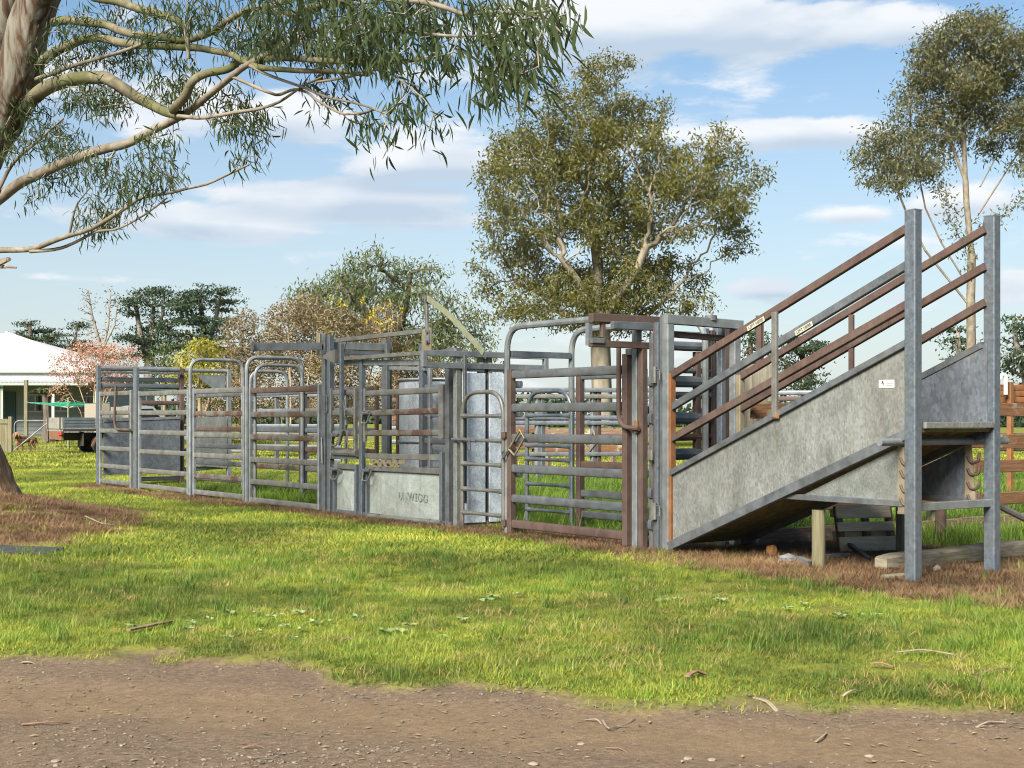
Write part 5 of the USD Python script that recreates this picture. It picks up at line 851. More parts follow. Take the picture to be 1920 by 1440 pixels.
pine("dark flat topped pine left of the pair beyond the homestead garden", [(268, 545, 38, 8), (308, 550, 20, 7), (247, 567, 22, 9), (290, 573, 42, 10), (252, 595, 18, 9), (280, 618, 40, 11), (262, 640, 46, 10), (300, 655, 36, 10), (262, 668, 30, 8)], 110., [[(279, 800), (280, 700), (284, 620), (290, 560)], [(281, 690), (262, 620), (255, 575)], [(283, 640), (305, 590), (308, 555)]], 14, bark_m=B_GREYTWIG)
pine("dark dense pine right of the pair beyond the homestead garden", [(335, 562, 30, 9), (372, 555, 34, 9), (410, 548, 34, 8), (425, 562, 22, 9), (360, 578, 44, 13), (415, 582, 28, 12), (350, 602, 46, 15), (398, 612, 44, 16), (340, 632, 48, 12), (392, 640, 46, 14), (350, 655, 50, 12), (405, 665, 35, 12)], 108., [[(385, 800), (386, 680), (380, 600), (375, 560)], [(386, 660), (405, 600), (412, 555)], [(386, 680), (350, 620), (338, 570)]], 15, dens=.8)
pine("low dark pine clump rising over the white roof", [(42, 606, 30, 7), (78, 620, 36, 8), (58, 634, 46, 11), (100, 640, 22, 9), (28, 625, 22, 9), (85, 655, 40, 12), (50, 655, 40, 12), (120, 660, 24, 10)], 125., [[(62, 800), (62, 660), (55, 610)], [(64, 700), (95, 640)]], 16, dens=.6)
pine("small ragged pine with a lone tuft left of the bare tree", [(148, 606, 11, 6), (141, 645, 18, 9), (165, 652, 22, 8), (140, 665, 22, 9), (175, 668, 25, 9), (215, 672, 26, 9)], 125., [[(150, 800), (148, 690), (140, 640), (146, 606)]], 17, r0=.3)
pine("leaning dark pine cut by the right edge of the picture", [(1908, 597, 26, 10), (1922, 625, 40, 12), (1893, 662, 20, 10), (1925, 655, 20, 12), (1885, 690, 18, 9), (1912, 684, 18, 8), (1905, 742, 26, 12), (1930, 745, 26, 12)], 80., [[(1938, 800), (1932, 740), (1918, 690), (1905, 640), (1900, 600)], [(1925, 710), (1890, 690)]], 18, r0=.3, bark_m=B_GREYTWIG)
pine("flat topped pine seen between the ramp handrails", [(1425, 632, 20, 9), (1490, 632, 42, 8), (1540, 637, 26, 8), (1512, 655, 54, 10), (1470, 668, 40, 10), (1530, 672, 26, 8), (1500, 690, 44, 11), (1510, 715, 26, 13), (1490, 735, 30, 12)], 100., [[(1514, 800), (1512, 730), (1508, 680), (1495, 640)], [(1512, 720), (1535, 660)], [(1512, 725), (1470, 675)]], 19)
pine("thin scraggy pine left of the flat topped one behind the handrails", [(1405, 628, 14, 10), (1398, 655, 14, 10), (1412, 680, 12, 8), (1392, 690, 14, 12)], 90., [[(1404, 800), (1405, 700), (1408, 625)]], 20, r0=.2, dens=.6)
pine("small broken snag pine behind the far ramp post", [(1790, 622, 14, 8), (1805, 615, 12, 8), (1782, 645, 10, 7)], 85., [[(1798, 800), (1798, 670), (1796, 620)], [(1798, 690), (1815, 640)]], 21, r0=.22, dens=.9, bark_m=B_GREYTWIG)
grow("bare_tree", "leafless grey tree with two upright sprays of branches left of the pines", "tree", [(165, 575, 18, 42), (205, 575, 20, 42), (180, 625, 26, 20), (215, 610, 14, 24)], 105., [[(195, 800), (192, 680), (186, 640), (172, 590), (166, 545)], [(190, 670), (203, 610), (207, 550)], [(190, 660), (215, 610), (220, 570)]], B_GREYTWIG, L_DRY, 22, depth=1.5, dens=26, step=.36, dk=.42, r0=.17, tip=.02, per=2, spread=.3, L=.22, Wd=.08, maxw=2, trop=(0, 0, .35))
# garden shrubs
th, *_ = grow("blossom_shrub", "twiggy shrub flushed pink at the top in front of the homestead", "shrub", [(180, 672, 62, 34), (125, 690, 32, 34), (235, 680, 24, 36), (185, 710, 60, 28), (110, 735, 20, 20)], 58., [[(165, 825), (160, 760), (140, 700)], [(172, 825), (176, 750), (180, 690)], [(178, 825), (200, 750), (225, 690)], [(168, 825), (150, 770), (120, 720)], [(182, 825), (190, 770), (205, 700)]], B_TWIG, L_PINK, 23, depth=1.2, dens=130, step=.15, dk=.165, r0=.06, tip=.011, per=8, spread=.10, L=.10, Wd=.05, droop=-.5, maxw=1, trop=(0, 0, .3))
grow("leafy_shrub", "rounded yellow green shrub above the second panel", "shrub", [(380, 655, 38, 22), (352, 678, 36, 28), (408, 682, 38, 28), (375, 700, 55, 26), (350, 725, 45, 26), (410, 720, 40, 26)], 60., [[(375, 810), (374, 740), (370, 700)], [(372, 800), (350, 720)], [(376, 800), (402, 720)]], B_TWIG, L_YEL, 24, depth=1.0, dens=45, step=.22, dk=.27, r0=.12, tip=.01, per=18, spread=.2, L=.16, Wd=.07, maxw=3)
grow("leafy_shrub", "soft grey green shrub between the pink shrub and the yellow one", "shrub", [(312, 658, 24, 20), (302, 690, 26, 30), (322, 700, 24, 26), (300, 725, 24, 20)], 63., [[(308, 810), (308, 740), (306, 690)]], B_TWIG, L_GRN, 25, depth=.8, dens=45, step=.22, dk=.27, r0=.1, tip=.01, per=18, spread=.2, L=.17, Wd=.06, droop=.8, maxw=3)
thk = [("tawny bare thicket shrub at the left, above the arched bows", [(455, 640, 36, 50), (440, 690, 40, 40), (490, 680, 45, 45), (470, 610, 25, 30), (445, 755, 45, 40), (490, 750, 40, 40)], 46., [[(450, 825), (448, 740), (455, 650)], [(465, 825), (480, 740), (495, 680)], [(440, 825), (425, 750)]]),
       ("tall tawny thicket shrub behind the square overhead beam", [(535, 610, 50, 50), (580, 590, 40, 40), (560, 670, 60, 45), (510, 650, 30, 40), (560, 745, 55, 45)], 45., [[(545, 825), (545, 720), (540, 620)], [(560, 825), (580, 700), (590, 610)], [(535, 825), (515, 720)]]),
       ("tawny thicket shrub with bright yellow flower clusters on its right shoulder", [(640, 620, 48, 44), (690, 640, 44, 40), (640, 690, 60, 40), (735, 665, 40, 34), (720, 600, 36, 34), (640, 755, 60, 40), (720, 740, 50, 40)], 44., [[(650, 825), (650, 720), (645, 630)], [(665, 825), (690, 720), (715, 620)], [(640, 825), (620, 720)]]),
       ("low tawny thicket shrub behind the head bail", [(790, 700, 46, 30), (745, 715, 40, 30), (830, 720, 30, 26), (790, 765, 50, 35)], 46., [[(785, 825), (785, 750), (788, 705)], [(790, 825), (815, 740)]])]
for i, (lab, els, Y, tr) in enumerate(thk):
    th, nd, pr, w_, rng = grow("thicket_shrub", lab, "shrub", els, Y, tr, B_TWIG, L_DRY, 30 + i, depth=1.2, dens=560, step=.12, dk=.12, r0=.045, tip=.012, per=6, spread=.11, L=.085, Wd=.045, droop=0, maxw=2, trop=(0, 0, .25))
    if i == 2:
        for x, y in ((639, 567), (622, 560), (680, 562), (729, 570), (705, 578), (694, 585), (698, 590), (752, 583), (685, 602), (706, 598), (717, 613), (728, 600), (735, 604), (712, 606), (640, 570)):
            c = PX(x, y, 43.5 + rng.uniform(-.4, .4)); p = c + rng.normal(0, .055, (13, 3)); put(th, "flower_cluster", leaves(p, rng.normal(0, 1, p.shape), .08, .055, rng), L_FLOW, smooth=False)
            put(th, "flower_stem", MB().pipe([c + [rng.uniform(-.3, .3), .1, -.9], c + [rng.uniform(-.1, .1), .05, -.4], c], .008, 3), B_TWIG)
# tree fern
fb = np.array([(86 - CX) * 61 / FPX, 61., .3]); fr = Thing("tree_fern", "shaggy tree fern with arching yellowish fronds beside the garden pole", "tree fern", fb); rng = np.random.default_rng(40)
top = np.array([fb[0], 61., EYE + (HY - 738) * 61 / FPX]); put(fr, "trunk", MB().pipe([fb, (fb + top) / 2 + [.05, 0, 0], top], .16, 8, scale=[1.2, 1, 1.1]), B_DARK)
for i in range(15):
    a = rng.uniform(0, 6.28); el = rng.uniform(.2, 1.2); Lf = rng.uniform(.8, 1.15); h = np.array([math.cos(a), math.sin(a), 0]); pts = [top + h * Lf * t * math.cos(el) + UP * Lf * (t * math.sin(el) - .75 * t * t) for t in np.linspace(0, 1, 9)]; mb = MB()
    for j in range(1, 9):
        d = unit(pts[j] - pts[j - 1]); sdv = unit(np.cross(d, UP)); n_ = 3; pp = np.array([pts[j - 1] + (pts[j] - pts[j - 1]) * q_ / n_ for q_ in range(n_)]); ll = .26 * math.sin(min(1, j / 8 + .12) * 3.0) + .04
        for sg_ in (-1, 1): leaves(pp, np.repeat((sdv * sg_ + d * .5 - UP * .25)[None], n_, 0), ll, .05, rng, mb)
    mb.pipe(pts, .012, 3); put(fr, "frond", mb, L_FERN, smooth=False)
# far line of scrub along the horizon
rng = np.random.default_rng(41); xs_ = rng.uniform(-120, 150, 900); hh = (noise2(xs_, xs_ * 0, .035, 20) ** 1.5) * 6 + 1.2; pts = []
for x, h in zip(xs_, hh): pts.append(np.stack([x + rng.normal(0, 1.2, 26), 210 + rng.uniform(-8, 8, 26), rng.uniform(0, 1, 26) ** 1.2 * h], 1))
p = np.vstack(pts); put(None, "far_scrub", leaves(p, rng.normal(0, 1, p.shape), 1.1, .7, rng), L_PINE, "distant dark line of scrub along the horizon", "stuff", smooth=False, cat="scrub")

# ------------------------------------------------------------------ the overhanging gum at the left
rng = np.random.default_rng(50)
def YG(x): return 15.6 - 7.6 * np.clip(x, -100, 1100) / 1000
def GP(x, y, dy=0.): return PX(x, y, YG(x) + dy)
og_b = np.array([TRUNK[0], TRUNK[1], ground_z(*TRUNK)[0]])
og = Thing("gum_tree", "overhanging gum tree at the left with streaked trunk and long hanging leaves", "tree", og_b)
tp = [og_b + [.0, 0, -.15], og_b + [.0, 0, .15], og_b + [-.06, 0, .5], og_b + [-.16, -.05, 1.2], np.array([-6.95, 16.2, 2.6]), np.array([-6.6, 15.9, 3.6]), GP(4, 240), GP(30, 150), GP(52, 70), GP(72, 0), GP(100, -90), GP(150, -200)]
tpf = fillet(tp, .5, 4); tl_ = np.linspace(0, 1, len(tpf)); zz = tpf[:, 2]; rt = np.interp(zz, [-.2, .25, .5, .9, 1.6, 3, 4.5, 6.5, 9], [.95, .74, .58, .47, .36, .29, .25, .215, .15]); aa = np.arange(18) / 18 * 2 * math.pi
mb = MB().sweep(tpf, np.stack([np.cos(aa) * (1 + .06 * np.cos(3 * aa + 1)), np.sin(aa) * (1 + .06 * np.cos(3 * aa + 1))], 1), scale=rt)
v, f = mb.arrays(); tr_ = trimesh.Trimesh(v, f, process=True).subdivide().subdivide(); v = np.array(tr_.vertices); v[:, :2] += (meshkit.fbm(v * [3.2, 3.2, .7], 4, 3)[:, None] - .5) * .22 * unit(v[:, :2] - np.stack([np.interp(v[:, 2], zz, tpf[:, 0]), np.interp(v[:, 2], zz, tpf[:, 1])], 1)); fc = v[tr_.faces].mean(1)[:, 2]
put(og, "trunk", (v, tr_.faces[fc < 2.4]), B_BASE, "brown fibrous lower trunk", smooth=True); put(og, "trunk", (v, tr_.faces[fc >= 2.4]), B_GUM, "smooth streaked upper trunk", smooth=True)
put(og, "second_stem", MB().sweep(fillet([np.array([-6.7, 16.3, 2.8]), GP(-30, 200, .4), GP(-2, 90, .5), GP(18, 10, .5), GP(30, -80, .5)], .4), np.stack([np.cos(aa), np.sin(aa)], 1), scale=None if False else list(np.linspace(.18, .12, len(fillet([np.zeros(3)] * 1 + [np.ones(3), np.ones(3) * 2, np.ones(3) * 3, np.ones(3) * 4], .4))))), B_GUM)
BR = [  # main branches: pixel polyline, radius in pixels at start and end, material
 ([(2, 268), (36, 206), (90, 160), (144, 147), (202, 144), (231, 166), (260, 188), (307, 209), (345, 216)], 15, 9, B_MOSS), ([(325, 206), (347, 182), (357, 152), (383, 139), (426, 133), (444, 116), (500, 108), (565, 108), (619, 111), (680, 118), (732, 119), (800, 112)], 9, 4, B_MOSS),
 ([(336, 217), (397, 218), (469, 209), (520, 195), (560, 166), (610, 140)], 4, 2, B_PALE), ([(-40, 400), (0, 372), (36, 343), (108, 310), (173, 285), (245, 267), (289, 242), (343, 217), (390, 180), (433, 144), (466, 119), (523, 90), (580, 60), (640, 40)], 11, 4, B_PALE),
 ([(80, 48), (92, 43), (144, 34), (202, 50), (271, 65), (347, 78), (397, 61), (451, 22), (534, 4), (600, -20)], 9, 5, B_MOSS), ([(36, 170), (47, 141), (101, 97), (162, 69), (235, 78), (325, 88), (375, 90), (433, 105), (500, 130), (548, 132), (629, 129), (690, 140)], 10, 4, B_MOSS),
 ([(30, 170), (40, 159), (126, 126), (202, 105), (274, 79), (330, 50)], 5, 2.5, B_PALE), ([(120, -30), (202, 2), (253, 14), (307, 32), (343, 38), (352, 72)], 9, 6, B_MOSS), ([(352, 40), (353, 70), (350, 112)], 5, 4, B_PALE),
 ([(-60, 465), (0, 469), (58, 469), (119, 444), (173, 430), (235, 390), (260, 372), (325, 361), (397, 343), (469, 307)], 6, 2, B_PALE), ([(58, 471), (110, 468), (144, 453), (180, 433), (217, 433), (271, 404), (312, 372)], 3.5, 1.5, B_PALE), ([(-10, 372), (22, 307), (72, 264), (116, 224)], 4, 2, B_PALE), ([(130, 440), (140, 385), (165, 355)], 2.5, 1.2, B_PALE),
 ([(433, 144), (500, 174), (519, 181), (548, 168), (581, 174), (600, 185), (639, 216), (681, 210), (705, 204)], 3.2, 2, B_PALE), ([(470, 122), (516, 150), (581, 168), (645, 187), (700, 200), (730, 215)], 3, 1.8, B_PALE), ([(600, 150), (668, 142), (700, 129), (732, 139), (748, 150), (790, 190)], 2.4, 1.4, B_PALE),
 ([(560, 20), (660, -5), (774, 0), (823, 10), (871, 29), (920, 20), (985, 25), (1030, 20)], 6, 3, B_PALE), ([(871, 29), (900, 70), (930, 120), (945, 160)], 3, 1.5, B_PALE), ([(640, 40), (760, 60), (860, 70), (920, 66)], 4, 2, B_PALE), ([(500, 20), (570, 25), (600, 12), (680, 8)], 5, 3, B_PALE), ([(985, 25), (1030, 45), (1060, 70)], 2.5, 1.5, B_PALE)]
seeds, srad = [], []
for pl_, ra, rb, m in BR:
    P = np.array([GP(x, y, .25 * math.sin(i * .7 + x * .01)) for i, (x, y) in enumerate(pl_)]); P = fillet(list(P), .28, 4); k = np.linspace(0, 1, len(P)); rpx = ra + (rb - ra) * k; rm = rpx * P[:, 1] / FPX; P = P + (meshkit.noise(P * 2.0, 6)[:, None] - .5) * .06
    a9 = np.arange(9) / 9 * 2 * math.pi; put(og, "branch", MB().sweep(P, np.stack([np.cos(a9), np.sin(a9)], 1), scale=list(rm)), m, smooth=True)
    seg = np.cumsum(np.r_[0, np.linalg.norm(np.diff(P, axis=0), axis=1)]); q_ = np.arange(0, seg[-1], .22); seeds.append(([np.array([np.interp(t, seg, P[:, j]) for j in range(3)]) for t in q_][1:] or [P[-1]], -1))
REG = [  # hanging foliage: x, y, rx, ry, attractors, leaves per tip
 (170, 60, 75, 45, 60, 9), (300, 40, 60, 40, 50, 9), (120, 110, 60, 40, 50, 8), (230, 100, 50, 30, 36, 8), (380, 20, 60, 25, 40, 9), (60, 210, 55, 25, 34, 8), (165, 185, 70, 26, 52, 9), (215, 205, 30, 18, 16, 8), (30, 275, 40, 30, 28, 8), (110, 255, 55, 30, 40, 8), (140, 285, 50, 25, 26, 8), (100, 330, 50, 26, 26, 8), (200, 320, 55, 26, 34, 9), (285, 305, 45, 28, 36, 9), (250, 345, 50, 24, 30, 8), (190, 390, 45, 28, 34, 9), (185, 415, 30, 16, 16, 8), (50, 380, 22, 14, 8, 5), (300, 150, 40, 26, 26, 8), (350, 150, 30, 24, 22, 8),
 (440, 205, 48, 28, 50, 10), (475, 240, 30, 36, 34, 10), (430, 240, 40, 24, 26, 9), (470, 290, 18, 18, 10, 9), (440, 70, 60, 40, 50, 9),
 (530, 40, 70, 45, 80, 11), (600, 55, 70, 50, 90, 12), (670, 50, 70, 50, 90, 12), (740, 60, 70, 45, 80, 11), (800, 60, 60, 45, 60, 10), (560, 100, 60, 30, 40, 9), (660, 100, 60, 30, 50, 10), (770, 100, 60, 28, 50, 10), (620, 150, 34, 26, 22, 8), (835, 105, 36, 26, 24, 9), (500, 80, 40, 40, 34, 9), (580, 5, 120, 20, 60, 10), (760, 10, 100, 25, 60, 10),
 (900, 40, 60, 45, 46, 9), (960, 60, 60, 55, 50, 9), (1010, 70, 50, 55, 44, 9), (930, 120, 55, 50, 46, 9), (985, 130, 50, 50, 42, 9), (920, 165, 40, 30, 26, 8), (1055, 40, 34, 30, 20, 8), (1020, 20, 60, 25, 26, 8), (960, 5, 80, 20, 26, 8),
 (735, 200, 32, 28, 30, 9), (770, 165, 40, 26, 26, 8), (725, 235, 26, 30, 24, 9), (690, 230, 24, 16, 12, 7), (715, 270, 18, 18, 10, 9), (800, 245, 24, 32, 30, 10), (775, 225, 18, 14, 8, 6), (598, 205, 8, 10, 3, 4)]
attr = []
for x, y, rx, ry, n, per in REG:
    n = int(n * (3.0 if 490 < x < 900 and y < 125 else 2.0)); rx, ry = rx * 1.08, ry * 1.08
    u = unit(rng.normal(0, 1, (n, 3))) * rng.uniform(.1, 1, (n, 1)) ** (1 / 2.2); Yc = YG(x) + rng.uniform(-.35, .35); attr.append(np.stack([(x + u[:, 0] * rx - CX) * Yc / FPX, Yc + u[:, 1] * rx * Yc / FPX * 1.1, EYE + (HY - (y + u[:, 2] * ry)) * Yc / FPX], 1))
attr = np.vstack(attr); nd, pr, n0 = colonize(attr, seeds, .13, .15, di=4., rng=rng, jit=.22, trop=(.12, -.08, -.05)); w_ = weights(pr)
mb = MB(); limbs(mb, nd, pr, np.where(np.arange(len(nd)) < n0, .0045, np.minimum(.0035 + .0022 * np.sqrt(w_), .02)), 4)
put(og, "twigs", mb, B_GREYTWIG, kind="stuff", smooth=True)
tips = np.where((np.arange(len(nd)) >= n0) & (w_ <= 3))[0]; per = 19
p = np.repeat(nd[tips], per, 0) + rng.normal(0, .065, (len(tips) * per, 3)); near = np.clip((15.6 - p[:, 1]) / 8, 0, 1); d = rng.normal(0, .55, p.shape) + np.stack([.25 * near, -.1 * near, -np.full(len(p), .95) - .3 * near], 1)
ln = rng.uniform(.07, .13, len(p)) * (1 + .35 * near); lv, lf = sickles(p, d, ln, ln * rng.uniform(.09, .145, len(p)), rng); vis = (lv[:, 0, 2] < EYE + 800 * lv[:, 0, 1] / FPX)
size = ln / p[:, 1] * vis; order = np.argsort(-size); big = order[:300]; rest = order[300:]
for i in big: put(og, "leaf", (lv[i], lf), L_GUM, smooth=True)
n = len(rest); put(og, "foliage", (lv[rest].reshape(-1, 3), (lf[None] + (np.arange(n) * 8)[:, None, None]).reshape(-1, 3)), L_GUM, kind="stuff", smooth=True)
# a broken dead branch stub poking in at the left edge
put(og, "dead_branch", MB().pipe([PX(-40, 500, 13), PX(0, 492, 13), PX(18, 486, 12.9)], .022, 6, scale=[1.5, 1.2, .8]).plate([PX(-5, 488, 12.9), PX(16, 482, 12.9), PX(14, 490, 12.9), PX(-4, 500, 12.9)], V, .03).pipe([PX(0, 500, 13), PX(14, 500, 12.9), PX(31, 502, 12.9)], .016, 6, scale=[1.3, 1, .6]), B_PALE)
# ------------------------------------------------------------------ grass and litter
def tuft(nb, rad, h, wid, lean, rng, seg=3):
    n = nb; a = rng.uniform(0, 6.283, n); r = rad * np.sqrt(rng.uniform(0, 1, n)); b = np.stack([r * np.cos(a), r * np.sin(a), np.full(n, -.004)], 1); hh = h * rng.uniform(.45, 1.15, n); az = rng.uniform(0, 6.283, n); ln = lean * rng.uniform(.3, 1.3, n)
    od = np.stack([np.cos(az), np.sin(az), 0 * az], 1); sd_ = np.stack([-np.sin(az), np.cos(az), 0 * az], 1); rows = []
    for t in np.linspace(0, 1, seg + 1): 
        c = b + od * (ln * hh * t ** 1.7)[:, None] + UP * (hh * (t - .25 * ln * t * t))[:, None]; ww = (wid * rng.uniform(.8, 1.2, n) * (1 - t) ** .7)[:, None]
        rows += [c] if t == 1 else [c - sd_ * ww / 2, c + sd_ * ww / 2]
    v = np.stack(rows, 1); k = v.shape[1]; f = []
    for s in range(seg - 1): q_ = 2 * s; f += [[q_, q_ + 1, q_ + 3], [q_, q_ + 3, q_ + 2]]
    f.append([2 * seg - 2, 2 * seg - 1, 2 * seg]); f = np.array(f); return v.reshape(-1, 3), (f[None] + (np.arange(n) * k)[:, None, None]).reshape(-1, 3)
def instancer(name, protos, pos, idx, scale, yaw, label, cat, tilt=None):
    path = f"/World/{name}"; pi = UsdGeom.PointInstancer.Define(stage, path); tg = []
    for i, (mesh, mat) in enumerate(protos): m = usdkit.mesh(stage, f"{path}/tuft_{i:03d}", mesh, mat, False); tg.append(m.GetPath())
    pi.CreatePrototypesRel().SetTargets(tg); pi.CreatePositionsAttr(Vt.Vec3fArray.FromNumpy(pos.astype(np.float32))); pi.CreateProtoIndicesAttr(Vt.IntArray.FromNumpy(idx.astype(np.int32)))
    sc = np.repeat(scale[:, None], 3, 1) if scale.ndim == 1 else scale
    pi.CreateScalesAttr(Vt.Vec3fArray.FromNumpy(sc.astype(np.float32))); pi.CreateOrientationsAttr(Vt.QuathArray([Gf.Quath(float(math.cos(y / 2)), 0, 0, float(math.sin(y / 2))) for y in yaw])); tag(pi.GetPrim(), label, cat, None, "stuff"); return pi
rng = np.random.default_rng(77)
def scatter(n, y0, y1, pad=.6, p=1.0):
    "points in the view wedge between two depths, even per area"
    y = np.sqrt(rng.uniform(y0 ** 2, y1 ** 2, n)); x = rng.uniform(-1, 1, n) * (.372 * y + pad); return x, y
lawn = [(tuft(80, .13, .031, .0050, 1.25, rng), mt_) for mt_ in (GRASS, GRASS_Y, GRASS_D, GRASS_D)] + [(tuft(44, .075, .085, .0055, .9, rng), mt_) for mt_ in (GRASS, GRASS_D)] + [(tuft(26, .10, .06, .0045, 1.6, rng), STRAW), (tuft(30, .06, .15, .006, .9, rng), GRASS_D)]
far = [(tuft(60, .26, .062, .012, 1.2, rng), mt_) for mt_ in (GRASS, GRASS_Y, GRASS_D)]
vfar = [(tuft(60, .7, .10, .035, 1.1, rng), mt_) for mt_ in (GRASS, GRASS_Y)]
lush = [(tuft(60, .16, .26, .010, .8, rng), GRASS_T) for _ in range(3)]
X_, Y_, I_, S_ = [], [], [], []
def take(x, y, idx, sc): X_.append(x); Y_.append(y); I_.append(idx); S_.append(sc)
def lawn_keep(x, y):
    e_ = road_edge(x) + (noise2(x, y, 1.5, 3) - .5) * .9 + (noise2(x, y, 7, 4) - .5) * .6; rd, dd = smooth(.30, -.12, y - e_), dead_mask(x, y); patch = noise2(x, y, 1.1, 30) * .6 + noise2(x, y, 4.5, 31) * .4; dens = smooth(.30, .50, patch) * .86 + .14
    s, t = st_of(x, y); return (rng.uniform(0, 1, len(x)) < dens * (1 - rd) ** 1.5 * (1 - .93 * dd)), patch
x, y = scatter(17000, 5.6, 12.5); k, pt = lawn_keep(x, y); x, y, pt = x[k], y[k], pt[k]; take(x, y, np.where(rng.uniform(0, 1, len(x)) < .93, rng.integers(0, 4, len(x)), rng.integers(4, 6, len(x))), rng.uniform(.6, 1.15, len(x)) * (.65 + .7 * pt))
x, y = scatter(14500, 12.5, 21); k, pt = lawn_keep(x, y); x, y, pt = x[k], y[k], pt[k]; take(x, y, np.where(rng.uniform(0, 1, len(x)) < .6, rng.integers(0, 4, len(x)), rng.integers(8, 11, len(x))), rng.uniform(.7, 1.2, len(x)))
x, y = scatter(8500, 21, 36); k, pt = lawn_keep(x, y); x, y = x[k], y[k]; take(x, y, rng.integers(8, 11, len(x)), rng.uniform(.8, 1.3, len(x)))
x, y = scatter(5200, 36, 78, 2); k = ~((y > 64) & (x < -18)); take(x[k], y[k], rng.integers(11, 13, k.sum()), rng.uniform(.7, 1.2, k.sum()))
x, y = scatter(2600, 5.6, 16); k, pt = lawn_keep(x, y); k &= noise2(x, y, .9, 35) > .5; x, y = x[k], y[k]; take(x, y, np.full(len(x), 6), rng.uniform(.6, 1.3, len(x)))
x, y = scatter(1500, 5.6, 14); k, pt = lawn_keep(x, y); k &= noise2(x, y, 1.4, 36) > .56; x, y = x[k], y[k]; take(x, y, np.full(len(x), 7), rng.uniform(.5, 1.15, len(x)))
x, y = np.concatenate(X_), np.concatenate(Y_); instancer("lawn_grass", lawn + far + vfar, np.stack([x, y, ground_z(x, y)], 1), np.concatenate(I_), np.concatenate(S_), rng.uniform(0, 6.28, len(x)), "short yellow green lawn grass in front of and around the cattle yard", "grass")
# taller lush grass behind the front rails
x, y = scatter(16000, 13, 34); s, t = st_of(x, y); k = (t > np.where(s > 15, 2.2, .35)) & (s > 3) & (rng.uniform(0, 1, len(x)) < np.where(t < 12, .75, .35) * smooth(.25, .5, noise2(x, y, .7, 33))) & (rng.uniform(0, 1, len(x)) < 1 - dead_mask(x, y)); x, y = x[k], y[k]
instancer("lush_grass", lush, np.stack([x, y, ground_z(x, y)], 1), rng.integers(0, 3, len(x)), rng.uniform(.5, 1.15, len(x)), rng.uniform(0, 6.28, len(x)), "taller bright green grass inside and behind the yard rails", "grass")
# dead grass
dead = [(tuft(46, .12, .075, .0055, 1.6, rng), DEAD) for _ in range(4)]
x, y = scatter(30000, 9, 27); k = rng.uniform(0, 1, len(x)) < dead_mask(x, y) * .95; x, y = x[k], y[k]
instancer("dead_grass", dead, np.stack([x, y, ground_z(x, y)], 1), rng.integers(0, 4, len(x)), rng.uniform(.6, 1.3, len(x)), rng.uniform(0, 6.28, len(x)), "sprayed brown dead grass along the foot of the yard, ramp and trunk", "dead grass")
# broad leaved weeds
def rosette(nl, L, wd, rng):
    a = np.arange(nl) / nl * 6.283 + rng.uniform(0, .5, nl); d = np.stack([np.cos(a), np.sin(a), rng.uniform(.05, .4, nl)], 1); return leaves(np.zeros((nl, 3)), d, L * rng.uniform(.6, 1.1, nl), wd, rng).arrays()
wd = [(rosette(10, .050, .020, rng), WEED) for _ in range(3)]
cx_ = np.array([(660, 1185), (590, 1172), (500, 1155), (760, 1170), (420, 1195), (880, 1120), (300, 1165), (1300, 1130), (1500, 1160)]); pts = []
for a, b in cx_: g = GR(a, b); pts.append(g[:2] + rng.normal(0, 1, (4, 2)) * [.3, .2])
pts = np.vstack(pts); instancer("lawn_weeds", wd, np.column_stack([pts, ground_z(pts[:, 0], pts[:, 1]) + .03]), rng.integers(0, 3, len(pts)), rng.uniform(.6, 1.4, len(pts)), rng.uniform(0, 6.28, len(pts)), "low grey green broad leaved weeds in the lawn", "weeds")
# gravel
def pebble(rng):
    b = trimesh.creation.icosphere(1, 1.0); v = b.vertices * (1 + .45 * (rng.uniform(0, 1, (len(b.vertices), 1)) - .5)) * [1, .8, .5]; return v, b.faces
peb = [(pebble(rng), STONE) for _ in range(4)] + [(pebble(rng), QUARTZ) for _ in range(2)]
x, y = scatter(60000, 4.6, 9.0); cl_ = noise2(x, y, 1.7, 40); k = (road_mask(x, y) > .5) & (rng.uniform(0, 1, len(x)) < smooth(.38, .6, cl_) * (1 - .8 * tan_mask(x, y)) * np.interp(y, [4.6, 5.6, 7.5], [.85, .45, .2])); x, y = x[k], y[k]; sz = .0022 + .009 * rng.uniform(0, 1, len(x)) ** 5
instancer("road_gravel", peb, np.column_stack([x, y, ground_z(x, y) + sz * .15]), np.where(rng.uniform(0, 1, len(x)) < .93, rng.integers(0, 4, len(x)), rng.integers(4, 6, len(x))), sz, rng.uniform(0, 6.28, len(x)), "fine grey gravel and grit strewn over the dirt track", "gravel")
for i, (a, b, s, lab) in enumerate(((1090, 1375, .018, "pale flat stone lying alone on the track near its middle"), (1630, 1395, .020, "pale stone on the track at the right, nearest the corner"), (1335, 1402, .017, "small buff stone in the tan wheel track"), (1290, 1403, .02, "pale stone left of the buff one in the wheel track"), (105, 1415, .019, "grey stone at the bottom left of the track"), (1000, 1418, .02, "pale ochre stone at the bottom middle of the track"), (1230, 1432, .026, "cream rock at the bottom edge of the picture"))):
    g = GR(a, b); bl = trimesh.creation.icosphere(2, 1.0); vv = bl.vertices * (1 + .5 * (meshkit.noise(bl.vertices * 2.2 + i * 5, i)[:, None] - .5)) * [s, s * .75, s * .42]; single("stone", MB().add(vv + g + UP * (ground_z(g[0], g[1])[0] + s * .2), bl.faces), QUARTZ, lab, "stone", smooth=True)
